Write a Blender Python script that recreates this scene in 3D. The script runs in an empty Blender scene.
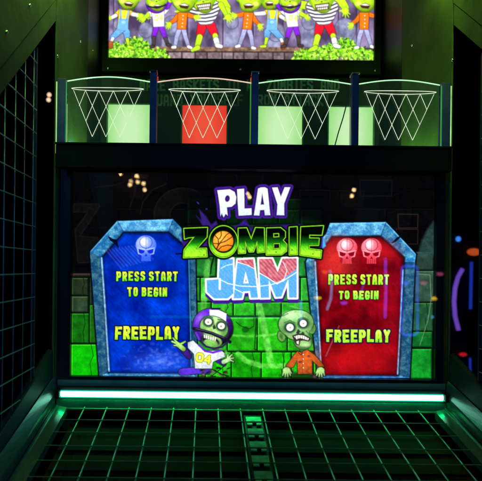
import bpy, bmesh, math, random
import numpy as np
from mathutils import Vector, Matrix

random.seed(7)
sc = bpy.context.scene
C = sc.collection
PX0, PY0, F, RHO = 206.0, 268.0, 512.0, 0.011      # principal point, focal length (photo pixels), roll

# ------------------------------------------------------------------ camera, world, exposure
cam_d = bpy.data.cameras.new('camera')
cam = bpy.data.objects.new('camera', cam_d); C.objects.link(cam)
cam_d.sensor_width = 36.0; cam_d.sensor_fit = 'HORIZONTAL'
cam_d.lens = 36.0 * F / 482.0
cam_d.shift_x = (241.0 - PX0) / 482.0
cam_d.shift_y = (PY0 - 240.5) / 482.0
cam_d.clip_start = 0.02; cam_d.clip_end = 60
cam_d.dof.use_dof = True; cam_d.dof.focus_distance = 1.34; cam_d.dof.aperture_fstop = 4.0
cam.matrix_world = Matrix.Translation((0, 0, 1.5)) @ Matrix.Rotation(math.radians(90), 4, 'X') @ Matrix.Rotation(RHO, 4, 'Z')
sc.camera = cam
w = bpy.data.worlds.new('World'); sc.world = w; w.use_nodes = True
w.node_tree.nodes['Background'].inputs[0].default_value = (0.35, 0.5, 0.9, 1)
w.node_tree.nodes['Background'].inputs[1].default_value = 0.004
sc.view_settings.view_transform = 'Standard'; sc.view_settings.look = 'None'
sc.view_settings.exposure = 0; sc.view_settings.gamma = 1
sc.render.engine = 'CYCLES'
sc.cycles.use_denoising = True
sc.cycles.max_bounces = 8; sc.cycles.transparent_max_bounces = 16
sc.cycles.sample_clamp_indirect = 4
sc.cycles.blur_glossy = 0.3

def ideal(px, py):
    u = px - PX0; v = py - PY0
    return u + RHO * v, v - RHO * u
def P(px, py, d):
    u, v = ideal(px, py)
    return Vector((u * d / F, d, 1.5 - v * d / F))

# ------------------------------------------------------------------ materials
def srgb(c):
    c = np.asarray(c, dtype=float) / 255.0
    return np.where(c <= 0.04045, c / 12.92, ((c + 0.055) / 1.055) ** 2.4)
MATS = {}
def pbr(name, col, rough=0.5, metal=0.0, var=0.15, bump=0.0, scale=30.0, rvar=0.15, stretch=(1, 1, 1), spec=0.5):
    m = bpy.data.materials.new(name); m.use_nodes = True
    nt = m.node_tree; b = nt.nodes['Principled BSDF']
    tc = nt.nodes.new('ShaderNodeTexCoord'); mp = nt.nodes.new('ShaderNodeMapping')
    mp.inputs['Scale'].default_value = stretch
    nt.links.new(tc.outputs['Object'], mp.inputs['Vector'])
    n = nt.nodes.new('ShaderNodeTexNoise'); n.inputs['Scale'].default_value = scale; n.inputs['Detail'].default_value = 6
    nt.links.new(mp.outputs[0], n.inputs['Vector'])
    r = nt.nodes.new('ShaderNodeValToRGB')
    r.color_ramp.elements[0].position = 0.3; r.color_ramp.elements[1].position = 0.7
    r.color_ramp.elements[0].color = tuple(c * (1 - var) for c in col) + (1,)
    r.color_ramp.elements[1].color = tuple(min(1, c * (1 + var)) for c in col) + (1,)
    nt.links.new(n.outputs['Fac'], r.inputs['Fac']); nt.links.new(r.outputs[0], b.inputs['Base Color'])
    n2 = nt.nodes.new('ShaderNodeTexNoise'); n2.inputs['Scale'].default_value = scale * 0.35; n2.inputs['Detail'].default_value = 8
    nt.links.new(mp.outputs[0], n2.inputs['Vector'])
    mr = nt.nodes.new('ShaderNodeMapRange')
    mr.inputs['To Min'].default_value = max(0.03, rough - rvar); mr.inputs['To Max'].default_value = min(1, rough + rvar)
    nt.links.new(n2.outputs['Fac'], mr.inputs['Value']); nt.links.new(mr.outputs[0], b.inputs['Roughness'])
    b.inputs['Metallic'].default_value = metal
    b.inputs['Specular IOR Level'].default_value = spec
    if bump:
        n3 = nt.nodes.new('ShaderNodeTexNoise'); n3.inputs['Scale'].default_value = scale * 12; n3.inputs['Detail'].default_value = 4
        nt.links.new(mp.outputs[0], n3.inputs['Vector'])
        bp = nt.nodes.new('ShaderNodeBump'); bp.inputs['Strength'].default_value = bump; bp.inputs['Distance'].default_value = 0.001
        nt.links.new(n3.outputs['Fac'], bp.inputs['Height']); nt.links.new(bp.outputs[0], b.inputs['Normal'])
    MATS[name] = m; return m
def emit(name, col, strength, sampling=True, noise=0.0, nscale=20):
    m = bpy.data.materials.new(name); m.use_nodes = True
    nt = m.node_tree; nt.nodes.clear()
    o = nt.nodes.new('ShaderNodeOutputMaterial'); e = nt.nodes.new('ShaderNodeEmission')
    e.inputs[0].default_value = tuple(col) + (1,); e.inputs[1].default_value = strength
    if noise:
        tc = nt.nodes.new('ShaderNodeTexCoord'); n = nt.nodes.new('ShaderNodeTexNoise')
        n.inputs['Scale'].default_value = nscale; n.inputs['Detail'].default_value = 3
        nt.links.new(tc.outputs['Object'], n.inputs['Vector'])
        mr = nt.nodes.new('ShaderNodeMapRange')
        mr.inputs['To Min'].default_value = strength * (1 - noise); mr.inputs['To Max'].default_value = strength * (1 + noise)
        nt.links.new(n.outputs['Fac'], mr.inputs['Value']); nt.links.new(mr.outputs[0], e.inputs[1])
    nt.links.new(e.outputs[0], o.inputs[0])
    if not sampling: m.cycles.emission_sampling = 'NONE'
    MATS[name] = m; return m
def pane(name, tint, rough, haze, hazecol, ior=1.5, glow=0.0):
    """clear sheet: passes light straight on, mirrors a little of the room, carries a little dust"""
    m = bpy.data.materials.new(name); m.use_nodes = True
    nt = m.node_tree; nt.nodes.clear()
    o = nt.nodes.new('ShaderNodeOutputMaterial')
    t = nt.nodes.new('ShaderNodeBsdfTransparent'); t.inputs[0].default_value = tuple(tint) + (1,)
    g = nt.nodes.new('ShaderNodeBsdfGlossy'); g.inputs['Roughness'].default_value = rough
    fr = nt.nodes.new('ShaderNodeFresnel'); fr.inputs[0].default_value = ior
    d = nt.nodes.new('ShaderNodeBsdfDiffuse'); d.inputs[0].default_value = tuple(hazecol) + (1,)
    tc = nt.nodes.new('ShaderNodeTexCoord'); n = nt.nodes.new('ShaderNodeTexNoise')
    n.inputs['Scale'].default_value = 260; n.inputs['Detail'].default_value = 2
    nt.links.new(tc.outputs['Object'], n.inputs['Vector'])
    r = nt.nodes.new('ShaderNodeMapRange'); r.inputs['From Min'].default_value = 0.68; r.inputs['From Max'].default_value = 0.8
    r.inputs['To Min'].default_value = haze; r.inputs['To Max'].default_value = min(1, haze * 8)
    nt.links.new(n.outputs['Fac'], r.inputs['Value'])
    m0 = nt.nodes.new('ShaderNodeMixShader'); nt.links.new(r.outputs[0], m0.inputs[0])
    nt.links.new(t.outputs[0], m0.inputs[1]); nt.links.new(d.outputs[0], m0.inputs[2])
    m1 = nt.nodes.new('ShaderNodeMixShader'); nt.links.new(fr.outputs[0], m1.inputs[0])
    nt.links.new(m0.outputs[0], m1.inputs[1]); nt.links.new(g.outputs[0], m1.inputs[2])
    last = m1
    if glow:
        e = nt.nodes.new('ShaderNodeEmission'); e.inputs[0].default_value = (0.25, 1, 0.35, 1); e.inputs[1].default_value = glow
        ad = nt.nodes.new('ShaderNodeAddShader'); nt.links.new(m1.outputs[0], ad.inputs[0]); nt.links.new(e.outputs[0], ad.inputs[1]); last = ad
        m.cycles.emission_sampling = 'NONE'
    nt.links.new(last.outputs[0], o.inputs[0])
    MATS[name] = m; return m
def picture_mat(name, strength=1.0):
    m = bpy.data.materials.new(name); m.use_nodes = True
    nt = m.node_tree; nt.nodes.clear()
    o = nt.nodes.new('ShaderNodeOutputMaterial'); e = nt.nodes.new('ShaderNodeEmission')
    a = nt.nodes.new('ShaderNodeAttribute'); a.attribute_name = 'pixels'
    e.inputs[1].default_value = strength
    nt.links.new(a.outputs['Color'], e.inputs[0]); nt.links.new(e.outputs[0], o.inputs[0])
    m.cycles.emission_sampling = 'NONE'
    return m

pbr('black_metal', (0.006, 0.0065, 0.007), 0.5, 0, 0.3, 0.3, 18, spec=0.2)
pbr('black_gloss', (0.005, 0.006, 0.008), 0.4, 0, 0.3, 0.0, 12, 0.1, spec=0.3)
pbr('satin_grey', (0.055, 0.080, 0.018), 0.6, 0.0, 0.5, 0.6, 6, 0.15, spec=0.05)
pbr('rail_metal', (0.022, 0.042, 0.032), 0.26, 0.0, 0.35, 0.3, 14, 0.1, (1, 0.1, 1), spec=0.8)
pbr('dark_rail', (0.016, 0.02, 0.018), 0.55, 0.0, 0.25, 0.2, 14, spec=0.12)
pbr('wire_paint', (0.13, 0.26, 0.17), 0.35, 0.3, 0.2, 0.0, 60, 0.12)
pbr('cage_wire', (0.22, 0.27, 0.32), 0.35, 0.4, 0.2, 0.0, 60, 0.12)
pbr('navy_post', (0.028, 0.045, 0.13), 0.45, 0, 0.35, 0.3, 22)
pbr('halo_plate_teal', (0.06, 0.09, 0.09), 0.5, 0, 0.2, 0.2, 20)
pbr('ledge_black', (0.004, 0.004, 0.005), 0.65, 0, 0.3, 0.2, 20, 0.1, spec=0.08)
pbr('frame_green', (0.05, 0.12, 0.05), 0.5, 0, 0.3, 0.2, 30)
pbr('screw_steel', (0.6, 0.6, 0.58), 0.25, 1.0, 0.1, 0, 60)
pbr('tray_board', (0.012, 0.007, 0.004), 0.7, 0, 0.5, 0.4, 10, 0.1, spec=0.04)
pbr('strip_green', (0.10, 0.5, 0.16), 0.5, 0, 0.35, 0.1, 60)
pbr('room_dark', (0.01, 0.01, 0.012), 0.8, 0, 0.3, 0.1, 3)
pbr('hint_paint', (0.36, 0.62, 0.38), 0.6, 0, 0.3, 0.0, 60)
emit('led_white', (0.27, 1.0, 0.68), 4.0)
emit('halo_teal', (0.0, 0.62, 0.42), 0.9, False)
emit('spill_green', (0.0, 1.0, 0.24), 40.0)
emit('warm_soft', (1.0, 0.66, 0.42), 1.15, False)
emit('edge_glow', (0.55, 1.0, 0.6), 1.15, False, 0.35, 14)
emit('edge_glow_dim', (0.14, 0.8, 0.16), 0.36, False, 0.4, 20)
emit('etch_glow', (0.86, 1.0, 0.72), 0.95, False, 0.45, 30)
emit('corner_fill_green', (0.36, 1.0, 0.28), 30.0)
emit('edge_glow_side', (0.42, 0.9, 0.3), 0.85, False, 0.5, 24)
emit('edge_warm', (1.0, 0.72, 0.55), 0.95, False, 0.4, 14)
emit('edge_red', (0.9, 0.05, 0.03), 0.8, False)
def lightbox(name, c_mid, c_edge, k):
    """back-lit panel: a lamp sits behind its middle, so the sheet is hotter there"""
    m = bpy.data.materials.new(name); m.use_nodes = True; nt = m.node_tree; nt.nodes.clear()
    o = nt.nodes.new('ShaderNodeOutputMaterial'); e = nt.nodes.new('ShaderNodeEmission'); e.inputs[1].default_value = k
    tc = nt.nodes.new('ShaderNodeTexCoord'); mp = nt.nodes.new('ShaderNodeMapping'); mp.inputs['Location'].default_value = (-0.75, 0, -0.66); mp.inputs['Scale'].default_value = (1.5, 0, 1.1)
    g = nt.nodes.new('ShaderNodeTexGradient'); g.gradient_type = 'SPHERICAL'
    n = nt.nodes.new('ShaderNodeTexNoise'); n.inputs['Scale'].default_value = 3; n.inputs['Detail'].default_value = 4
    ad = nt.nodes.new('ShaderNodeMath'); ad.operation = 'MULTIPLY_ADD'; ad.inputs[1].default_value = 0.22; 
    r = nt.nodes.new('ShaderNodeValToRGB'); r.color_ramp.elements[0].position = 0.25; r.color_ramp.elements[1].position = 0.85
    r.color_ramp.elements[0].color = tuple(c_edge) + (1,); r.color_ramp.elements[1].color = tuple(c_mid) + (1,)
    nt.links.new(tc.outputs['Generated'], mp.inputs[0]); nt.links.new(mp.outputs[0], g.inputs[0]); nt.links.new(tc.outputs['Generated'], n.inputs['Vector'])
    nt.links.new(n.outputs['Fac'], ad.inputs[0]); nt.links.new(g.outputs['Fac'], ad.inputs[2]); nt.links.new(ad.outputs[0], r.inputs[0])
    nt.links.new(r.outputs[0], e.inputs[0]); nt.links.new(e.outputs[0], o.inputs[0]); MATS[name] = m
lightbox('goal_green', (0.74, 0.97, 0.58), (0.36, 0.78, 0.22), 1.06)
lightbox('goal_red', (1.0, 0.075, 0.04), (0.85, 0.03, 0.02), 1.15)
emit('marquee_green', (0.50, 1.0, 0.10), 38.0)
emit('warm_lamp', (1.0, 0.62, 0.28), 34.0, False)
emit('neon_blue', (0.03, 0.08, 1.0), 11.0, False)
emit('neon_sky', (0.15, 0.45, 1.0), 8.0, False)
emit('neon_purple', (0.30, 0.13, 1.0), 0.42, False, 0.5, 3)
emit('neon_violet', (0.25, 0.06, 1.0), 10.0, False)
emit('neon_teal', (0.0, 0.55, 0.55), 2.2, False)
emit('neon_orange', (1.0, 0.15, 0.03), 0.4, False)
emit('neon_yellow', (1.0, 0.6, 0.02), 11.0, False)
emit('neon_orange2', (1.0, 0.2, 0.03), 5.0, False)
emit('neon_red', (1.0, 0.02, 0.03), 0.4, False)
emit('neon_pink', (1.0, 0.15, 0.35), 4.0, False)
emit('neon_green', (0.1, 1.0, 0.15), 7.0, False)
emit('tube_blue', (0.05, 0.25, 1.0), 0.9, False)
emit('tube_dim_blue', (0.02, 0.05, 0.6), 0.5, False)
pane('screen_glass', (0.97, 0.98, 0.98), 0.015, 0.003, (0.3, 0.3, 0.3))
pane('acrylic', (0.90, 0.97, 0.91), 0.03, 0.012, (0.6, 0.65, 0.6), 1.49, 0.004)

# ------------------------------------------------------------------ mesh helpers
def link_obj(name, me, parent=None, mats=()):
    o = bpy.data.objects.new(name, me); C.objects.link(o)
    for m in mats: me.materials.append(MATS[m] if isinstance(m, str) else m)
    if parent is not None: o.parent = parent; o.matrix_parent_inverse = parent.matrix_world.inverted()
    return o
def done(name, bm, mats, parent=None, smooth=False, bevel=0.0):
    if isinstance(mats, str): mats = (mats,)
    bmesh.ops.recalc_face_normals(bm, faces=bm.faces)
    me = bpy.data.meshes.new(name); bm.to_mesh(me); bm.free()
    if smooth:
        for p in me.polygons: p.use_smooth = True
    o = link_obj(name, me, parent, mats)
    if bevel:
        b = o.modifiers.new('bevel', 'BEVEL'); b.width = bevel; b.segments = 2; b.limit_method = 'ANGLE'
    return o
def box(bm, x0, x1, y0, y1, z0, z1, mi=0):
    v = [bm.verts.new(p) for p in ((x0,y0,z0),(x1,y0,z0),(x1,y1,z0),(x0,y1,z0),(x0,y0,z1),(x1,y0,z1),(x1,y1,z1),(x0,y1,z1))]
    for f in ((0,1,2,3),(4,5,6,7),(0,1,5,4),(1,2,6,5),(2,3,7,6),(3,0,4,7)):
        bm.faces.new([v[i] for i in f]).material_index = mi
def prism(bm, pts, vec, mi=0):
    """closed polygon pts (3-D) swept along vec"""
    vec = Vector(vec)
    a = [bm.verts.new(p) for p in pts]; b = [bm.verts.new(Vector(p) + vec) for p in pts]
    n = len(pts)
    bm.faces.new(a).material_index = mi; bm.faces.new(b).material_index = mi
    for i in range(n):
        bm.faces.new((a[i], a[(i+1) % n], b[(i+1) % n], b[i])).material_index = mi
def tube(bm, pts, r, seg=6, closed=False, mi=0):
    pts = [Vector(p) for p in pts]; n = len(pts); rings = []
    for i, p in enumerate(pts):
        if closed: t = pts[(i+1) % n] - pts[i-1]
        else: t = pts[min(i+1, n-1)] - pts[max(i-1, 0)]
        t.normalize()
        up = Vector((0, 1, 0)) if abs(t.y) < 0.9 else Vector((0, 0, 1))
        a = t.cross(up).normalized(); b = t.cross(a).normalized()
        rings.append([bm.verts.new(p + (a * math.cos(k * 2 * math.pi / seg) + b * math.sin(k * 2 * math.pi / seg)) * r) for k in range(seg)])
    for i in range(n if closed else n - 1):
        A, B = rings[i], rings[(i+1) % n]
        for k in range(seg):
            f = bm.faces.new((A[k], A[(k+1) % seg], B[(k+1) % seg], B[k])); f.smooth = True; f.material_index = mi
    if not closed:
        bm.faces.new(rings[0]).material_index = mi; bm.faces.new(rings[-1]).material_index = mi
def empty(name, loc, parent=None):
    o = bpy.data.objects.new(name, None); C.objects.link(o); o.location = loc
    o.matrix_world = Matrix.Translation(loc)
    if parent is not None: o.parent = parent; o.matrix_parent_inverse = parent.matrix_world.inverted()
    return o
def tag(o, label=None, cat=None, group=None, kind=None):
    if label: o['label'] = label
    if cat: o['category'] = cat
    if group: o['group'] = group
    if kind: o['kind'] = kind
    return o
def NB(): return bmesh.new()

# ------------------------------------------------------------------ the room round the machine
b = NB(); box(b, -6, 6, -7, 5, -0.1, 0.0); tag(done('floor', b, 'room_dark'), kind='structure')
b = NB(); box(b, -6, 6, -7, 5, 2.95, 3.05); tag(done('ceiling', b, 'room_dark'), kind='structure')
b = NB(); box(b, -6, 6, 4.0, 4.1, 0, 2.95); tag(done('wall', b, 'room_dark'), kind='structure')
b = NB(); box(b, -6, 6, -6.1, -6.0, 0, 2.95); tag(done('wall', b, 'room_dark'), kind='structure')

# lamps added behind the player to bring blue light onto posts and cages
def added_lamp(loc, target, col, power, label):
    t = empty('added_lamp', loc); tag(t, label, 'added lamp')
    dv = (Vector(target) - Vector(loc)).normalized(); rot = dv.to_track_quat('-Z', 'Y').to_matrix().to_4x4()
    b = NB(); bmesh.ops.create_cone(b, cap_ends=False, segments=24, radius1=.075, radius2=.05, depth=.16, matrix=Matrix.Translation(Vector(loc) - dv*.09) @ rot)
    tube(b, [Vector(loc) - dv*.12, (loc[0], loc[1], 2.949)], .01, 8); done('can', b, 'black_metal', t)
    ld = bpy.data.lights.new('beam', 'SPOT'); ld.energy = power; ld.color = col; ld.spot_size = math.radians(26); ld.spot_blend = .6; ld.shadow_soft_size = .05
    lo = bpy.data.objects.new('beam', ld); C.objects.link(lo); lo.matrix_world = Matrix.Translation(loc) @ rot; lo.parent = t; lo.matrix_parent_inverse = t.matrix_world.inverted()
added_lamp((-1.3, -2.2, 2.6), (0.1, 1.3, 1.95), (0.12, 0.3, 1.0), 22, 'small added blue lamp hanging from the dark ceiling behind the player')
added_lamp((1.5, -1.9, 2.5), (-0.38, 0.9, 1.68), (0.02, 0.42, 1.0), 130, 'small added teal lamp hanging from the dark ceiling behind the player on the right')
added_lamp((-0.7, -2.0, 2.5), (0.64, 0.95, 1.6), (0.03, 0.35, 1.0), 60, 'small added blue lamp hanging from the dark ceiling straight behind the player')

# ------------------------------------------------------------------ the machine
XL, XR = -0.386, 0.620
M = empty('arcade_game_machine', (0.122, 1.3, 0.0))
tag(M, 'black arcade ball game cabinet with lit target bays above a large game screen', 'arcade machine')
DR = 1.30
SL = 0.217
def ramp(d): return 1.15 - SL * (DR - d)

# lower cabinet under the ramp
b = NB(); box(b, XL - 0.03, XR + 0.03, 0.42, 1.95, 0.02, 0.85)
done('base_cabinet', b, 'black_metal', M, bevel=0.01)
# back wall behind everything
b = NB(); box(b, XL - 0.03, XR + 0.03, 1.90, 1.93, 0.852, 2.95 - 0.03)
done('back_wall', b, 'black_metal', M)
# solid inner side walls of the target recess (two)
for s, X in ((-1, XL), (1, XR)):
    b = NB(); box(b, min(X, X + s * 0.005), max(X, X + s * 0.005), 1.305, 1.64, 0.852, 2.86)
    sw = done('side_wall', b, 'satin_grey', M, bevel=0.001)
    b = NB(); box(b, min(X, X + s * 0.005), max(X, X + s * 0.005), 1.6405, 1.898, 0.852, 2.86); done('rear_shade', b, 'black_metal', M)  # black rear length stands in for the wall fading into shade
    tag(sw, 'olive lit inner side wall left of the upper screen' if s < 0 else 'olive lit inner side wall right of the upper screen')
# gusset side panels: solid sheet with a sloping lower edge and a folded flange
def zt(d): return 2.128 - 0.9 * (1.292 - d)
def zb(d): return 1.1745 + 0.33 * (d - 0.947)
DF = 0.50
for s, X in ((-1, XL), (1, XR)):
    b = NB()
    pts = [(X, 1.300, zt(1.3) + 0.045), (X, DF, zt(DF) + 0.045), (X, DF, 2.86), (X, 1.300, 2.86)]
    prism(b, pts, (s * 0.012, 0, 0))
    g = done('gusset_panel', b, 'satin_grey', M, bevel=0.001)
    tag(g, 'olive green sloping upper side panel, left' if s < 0 else 'olive green sloping upper side panel, right')
    b = NB()
    prism(b, [(X + s*0.001, 1.299, zt(1.3) + 0.0425), (X + s*0.001, DF, zt(DF) + 0.0425), (X + s*0.001, DF, zt(DF)), (X + s*0.001, 1.299, zt(1.3) - 0.012)], (s * 0.016, 0, 0))
    done('flange', b, 'satin_grey', g, bevel=0.0015)
    spots = [(1.235, 2.158), (0.975, 1.945), (1.10, 2.06), (0.72, 1.72)]
    for (d, z) in spots:
        b = NB()
        bmesh.ops.create_uvsphere(b, u_segments=10, v_segments=6, radius=0.0035, matrix=Matrix.Translation((X - s*0.001, d, z)))
        done('screw', b, 'screw_steel', g, True)
# roof and marquee light above the frame
b = NB(); box(b, XL - 0.03, XR + 0.03, 0.55, 1.90, 2.862, 2.885)
done('roof', b, 'black_metal', M)
for x0, x1 in ((XL + 0.035, XL + 0.070), (XR - 0.070, XR - 0.035)):
    b = NB(); box(b, x0, x1, 0.56, 1.39, 2.335, 2.345)
    ml = done('marquee_light', b, 'marquee_green', M, bevel=0.003)
    tag(ml, 'yellow green lamp above the left side wall' if x0 < 0 else 'yellow green lamp above the right side wall')
    b = NB(); box(b, x0 - 0.004, x1 + 0.004, 0.55, 1.40, 2.3455, 2.37); ski = x1 + 0.001 if x0 < 0 else x0 - 0.004; box(b, ski, ski + 0.003, 0.55, 1.40, 2.245, 2.3452); box(b, (x0+x1)/2 - .008, (x0+x1)/2 + .008, 1.10, 1.13, 2.3705, 2.861); done('housing', b, 'black_metal', ml)  # inner skirt added to the housing so the light stays on the walls

# side cages
def grid_side(X, s):
    b = NB(); r = 0.0012
    d = 1.147
    while d > DF + 0.02:
        tube(b, [(X, d, zb(d)), (X, d, zt(d))], 0.0007, 5); d -= 0.054
    z = 1.589 - 0.053 * 12
    while z < 2.12:
        dm = max(DF, 0); d0 = DF
        # clip the run between the sloping top and bottom edges
        ds = [DF + i * 0.002 for i in range(int((1.165 - DF) / 0.002))]
        ok = [q for q in ds if zb(q) < z < zt(q)]
        if len(ok) > 3: tube(b, [(X - s * 0.0016, ok[0], z), (X - s * 0.0016, ok[-1], z)], r, 5)
        z += 0.053
    return b
for s, X in ((-1, XL), (1, XR)):
    cg = done('side_cage', (lambda bb: (box(bb, min(X + s*0.004, X + s*0.012), max(X + s*0.004, X + s*0.012), 1.166, 1.172, zb(1.17), zt(1.17) - 0.02), bb)[1])(NB()), 'room_dark', M)
    tag(cg, 'wire mesh cage on the left side of the play field' if s < 0 else 'wire mesh cage on the right side of the play field')
    done('wire_mesh', grid_side(X + s * 0.004, s), 'cage_wire', cg)
    # lower sill of the cage, and the rails that run down beside the ramp
    b = NB()
    pr = lambda dd, x, h: (X + s * x, dd, ramp(dd) + h)
    def strip(bb, prof, d0=1.30, d1=0.42):
        A = [bb.verts.new((X - s * x, d0, z0)) for x, z0, z1 in prof]
        B = [bb.verts.new((X - s * x, d1, z1)) for x, z0, z1 in prof]
        for i in range(len(prof) - 1): bb.faces.new((A[i], A[i+1], B[i+1], B[i]))
        bb.faces.new(A); bb.faces.new(B)
        bb.faces.new((A[0], A[-1], B[-1], B[0]))
    R0, R1 = ramp(1.30), ramp(0.42)
    strip(b, [(-0.03, R0 + 0.0, R1 + 0.0), (-0.03, zb(1.3) - 0.02, zb(0.42) - 0.02), (-0.012, zb(1.3), zb(0.42)), (0.000, zb(1.3) - 0.004, zb(0.42) - 0.004), (0.001, R0 + 0.005, R1 + 0.005)])
    done('cage_sill', b, 'dark_rail', M, bevel=0.001)
    b = NB()   # chamfered bright rail
    strip(b, [(0.0015, R0 - 0.02, R1 - 0.02), (0.0015, R0 + 0.070, R1 + 0.066), (0.003, R0 + 0.071, R1 + 0.067), (0.012, R0 + 0.038, R1 + 0.034), (0.0122, R0 + 0.032, R1 + 0.028), (0.009, R0 + 0.012, R1 + 0.010), (0.009, R0 - 0.02, R1 - 0.02)])
    rl = done('side_rail', b, 'rail_metal', M, bevel=0.0006)
    tag(rl, 'green lit chamfered rail down the left edge of the ramp' if s < 0 else 'green lit chamfered rail down the right edge of the ramp')
    b = NB()   # flat strip between rail and mesh, with a fine raised seam
    strip(b, [(0.010, R0 - 0.02, R1 - 0.02), (0.010, R0 + 0.006, R1 + 0.006), (0.0155, R0 + 0.006, R1 + 0.006), (0.0158, R0 + 0.009, R1 + 0.009), (0.0172, R0 + 0.009, R1 + 0.009), (0.0175, R0 + 0.004, R1 + 0.004), (0.041, R0 - 0.001, R1 - 0.001), (0.041, R0 - 0.02, R1 - 0.02)])
    done('edge_strip', b, 'rail_metal', M)

# ball ramp: board under a wire mesh
b = NB()
prism(b, [(XL + 0.046, 1.30, ramp(1.30) - 0.050), (XR - 0.046, 1.30, ramp(1.30) - 0.050), (XR - 0.046, 0.42, ramp(0.42) - 0.050), (XL + 0.046, 0.42, ramp(0.42) - 0.050)], (0, 0, -0.02))
rb = done('ball_ramp', b, 'tray_board', M)
tag(rb, 'dark sloping ball ramp covered by a green lit wire grid')
b = NB()
for i, d in enumerate((1.195, 1.12, 0.80)):       # low cross battens on the board
    z = ramp(d) - 0.0498
    prism(b, [(XL + 0.05, d, z), (XR - 0.05, d, z), (XR - 0.05, d - 0.02, z - 0.02*SL), (XL + 0.05, d - 0.02, z - 0.02*SL)], (0, 0, 0.006))
done('batten', b, 'tray_board', rb)
b = NB()
xs = [(196 + 22 * k - PX0 + 1.5) / 394.0 for k in range(-5, 11)]
for x in xs:
    tube(b, [(x, 1.305, ramp(1.305)), (x, 0.42, ramp(0.42))], 0.0017, 6)
d = 1.274
while d > 0.43:
    tube(b, [(XL + 0.042, d, ramp(d) + 0.0026), (XR - 0.042, d, ramp(d) + 0.0026)], 0.0011, 5); d -= 0.0545
done('wire_grid', b, 'wire_paint', rb)
# runner of small green tabs down the middle
b = NB()
d = 1.262; i = 0
x0 = (249 - PX0) / 512 * 1.21; x1 = (264.5 - PX0) / 512 * 1.21
while d > 0.5:
    def q(dd): return ramp(dd) - 0.010
    for (a, e, xa, xb) in ((d, d - 0.026, x0, x1), (d - 0.029, d - 0.037, x0 + 0.001, x0 + 0.014), (d - 0.029, d - 0.037, x1 - 0.013, x1 - 0.001)):
        prism(b, [(xa, a, q(a)), (xb, a, q(a)), (xb, e, q(e)), (xa, e, q(e))], (0, 0, 0.003))
    d -= 0.0545
done('tab_strip', b, 'strip_green', rb, bevel=0.0006)
b = NB()
prism(b, [(x0 - 0.004, 1.28, ramp(1.28) - 0.013), (x1 + 0.004, 1.28, ramp(1.28) - 0.013), (x1 + 0.004, 0.42, ramp(0.42) - 0.013), (x0 - 0.004, 0.42, ramp(0.42) - 0.013)], (0, 0, -0.037))
done('strip_carrier', b, 'black_metal', rb)

# light bar under the lower screen
b = NB(); box(b, -0.3615, 0.5985, 1.278, 1.290, 1.1735, 1.1885)
lb = done('light_bar', b, 'led_white', M, bevel=0.004)
tag(lb, 'glowing white green light bar under the lower screen')
b = NB(); box(b, -0.374, 0.610, 1.2905, 1.33, 1.135, 1.197); done('housing', b, 'black_metal', lb, bevel=0.002)
b = NB(); box(b, -0.3605, 0.5975, 1.2850, 1.2897, 1.1719, 1.1731); done('hidden_spill_strip', b, 'spill_green', lb)  # added strip hidden under the bar, turns the spilled light green
b = NB(); box(b, -0.3720, -0.3625, 1.274, 1.290, 1.171, 1.191); done('end_cap', b, 'black_metal', lb, bevel=0.002)
b = NB(); box(b, 0.5995, 0.6090, 1.274, 1.290, 1.171, 1.191); done('end_cap', b, 'black_metal', lb, bevel=0.002)
b = NB(); box(b, -0.3605, 0.5975, 1.2795, 1.2842, 1.1718, 1.1733); done('halo_rim', b, 'halo_teal', lb)  # glowing rims put in for the teal halo round the bar
b = NB(); box(b, -0.3605, 0.5975, 1.2795, 1.2842, 1.1887, 1.1902); done('halo_rim', b, 'halo_teal', lb)
b = NB(); box(b, -0.373, 0.610, 1.2975, 1.2990, 1.1975, 1.2130); done('upper_halo_plate', b, 'halo_plate_teal', lb, bevel=0.0005)  # plate added above the bar to catch a teal glow
b = NB(); prism(b, [(-0.373, 1.2904, 1.140), (-0.373, 1.2904, 1.165), (-0.373, 1.2890, 1.165), (-0.373, 1.2850, 1.140)], (0.983, 0, 0)); done('lower_halo_plate', b, 'rail_metal', lb)  # plate added below the bar to throw back its glow

# bezel of the lower screen, one frame with an opening
SX0, SX1, SZ0, SZ1 = -0.3515, 0.5994, 1.214, 1.749
def frame(bm, X0, X1, Z0, Z1, x0, x1, z0, z1, ya, yb):
    O = [(X0, Z0), (X1, Z0), (X1, Z1), (X0, Z1)]; I = [(x0, z0), (x1, z0), (x1, z1), (x0, z1)]
    V = {}
    for nm, L in (('O', O), ('I', I)):
        for k, (x, z) in enumerate(L):
            V[nm, k, 0] = bm.verts.new((x, ya, z)); V[nm, k, 1] = bm.verts.new((x, yb, z))
    for k in range(4):
        j = (k + 1) % 4
        for t in (0, 1): bm.faces.new((V['O', k, t], V['O', j, t], V['I', j, t], V['I', k, t]))
        for nm in 'OI': bm.faces.new((V[nm, k, 0], V[nm, j, 0], V[nm, j, 1], V[nm, k, 1]))
LS = empty('lower_screen', (0.124, 1.352, 1.2), M)
tag(LS, 'large lower game screen with blue and red coffins under the game title')
b = NB(); frame(b, XL + 0.001, XR - 0.001, 1.198, 1.800, SX0, SX1, SZ0, SZ1, 1.332, 1.349); done('bezel', b, 'black_gloss', LS)
b = NB(); box(b, XL + 0.003, XR - 0.003, 1.300, 1.304, 1.198, 1.795); done('glass', b, 'screen_glass', LS)
b = NB(); box(b, SX0 - 0.01, SX1 + 0.01, 1.3535, 1.39, SZ0 - 0.01, SZ1 + 0.01); done('panel_back', b, 'black_metal', LS)
# ledge between lower screen and target bays
b = NB(); box(b, -0.3745, 0.604, 1.258, 1.898, 1.801, 1.806); box(b, -0.3740, 0.6035, 1.262, 1.298, 1.745, 1.8005)
done('bay_ledge', b, 'ledge_black', M, bevel=0.001)

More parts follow.
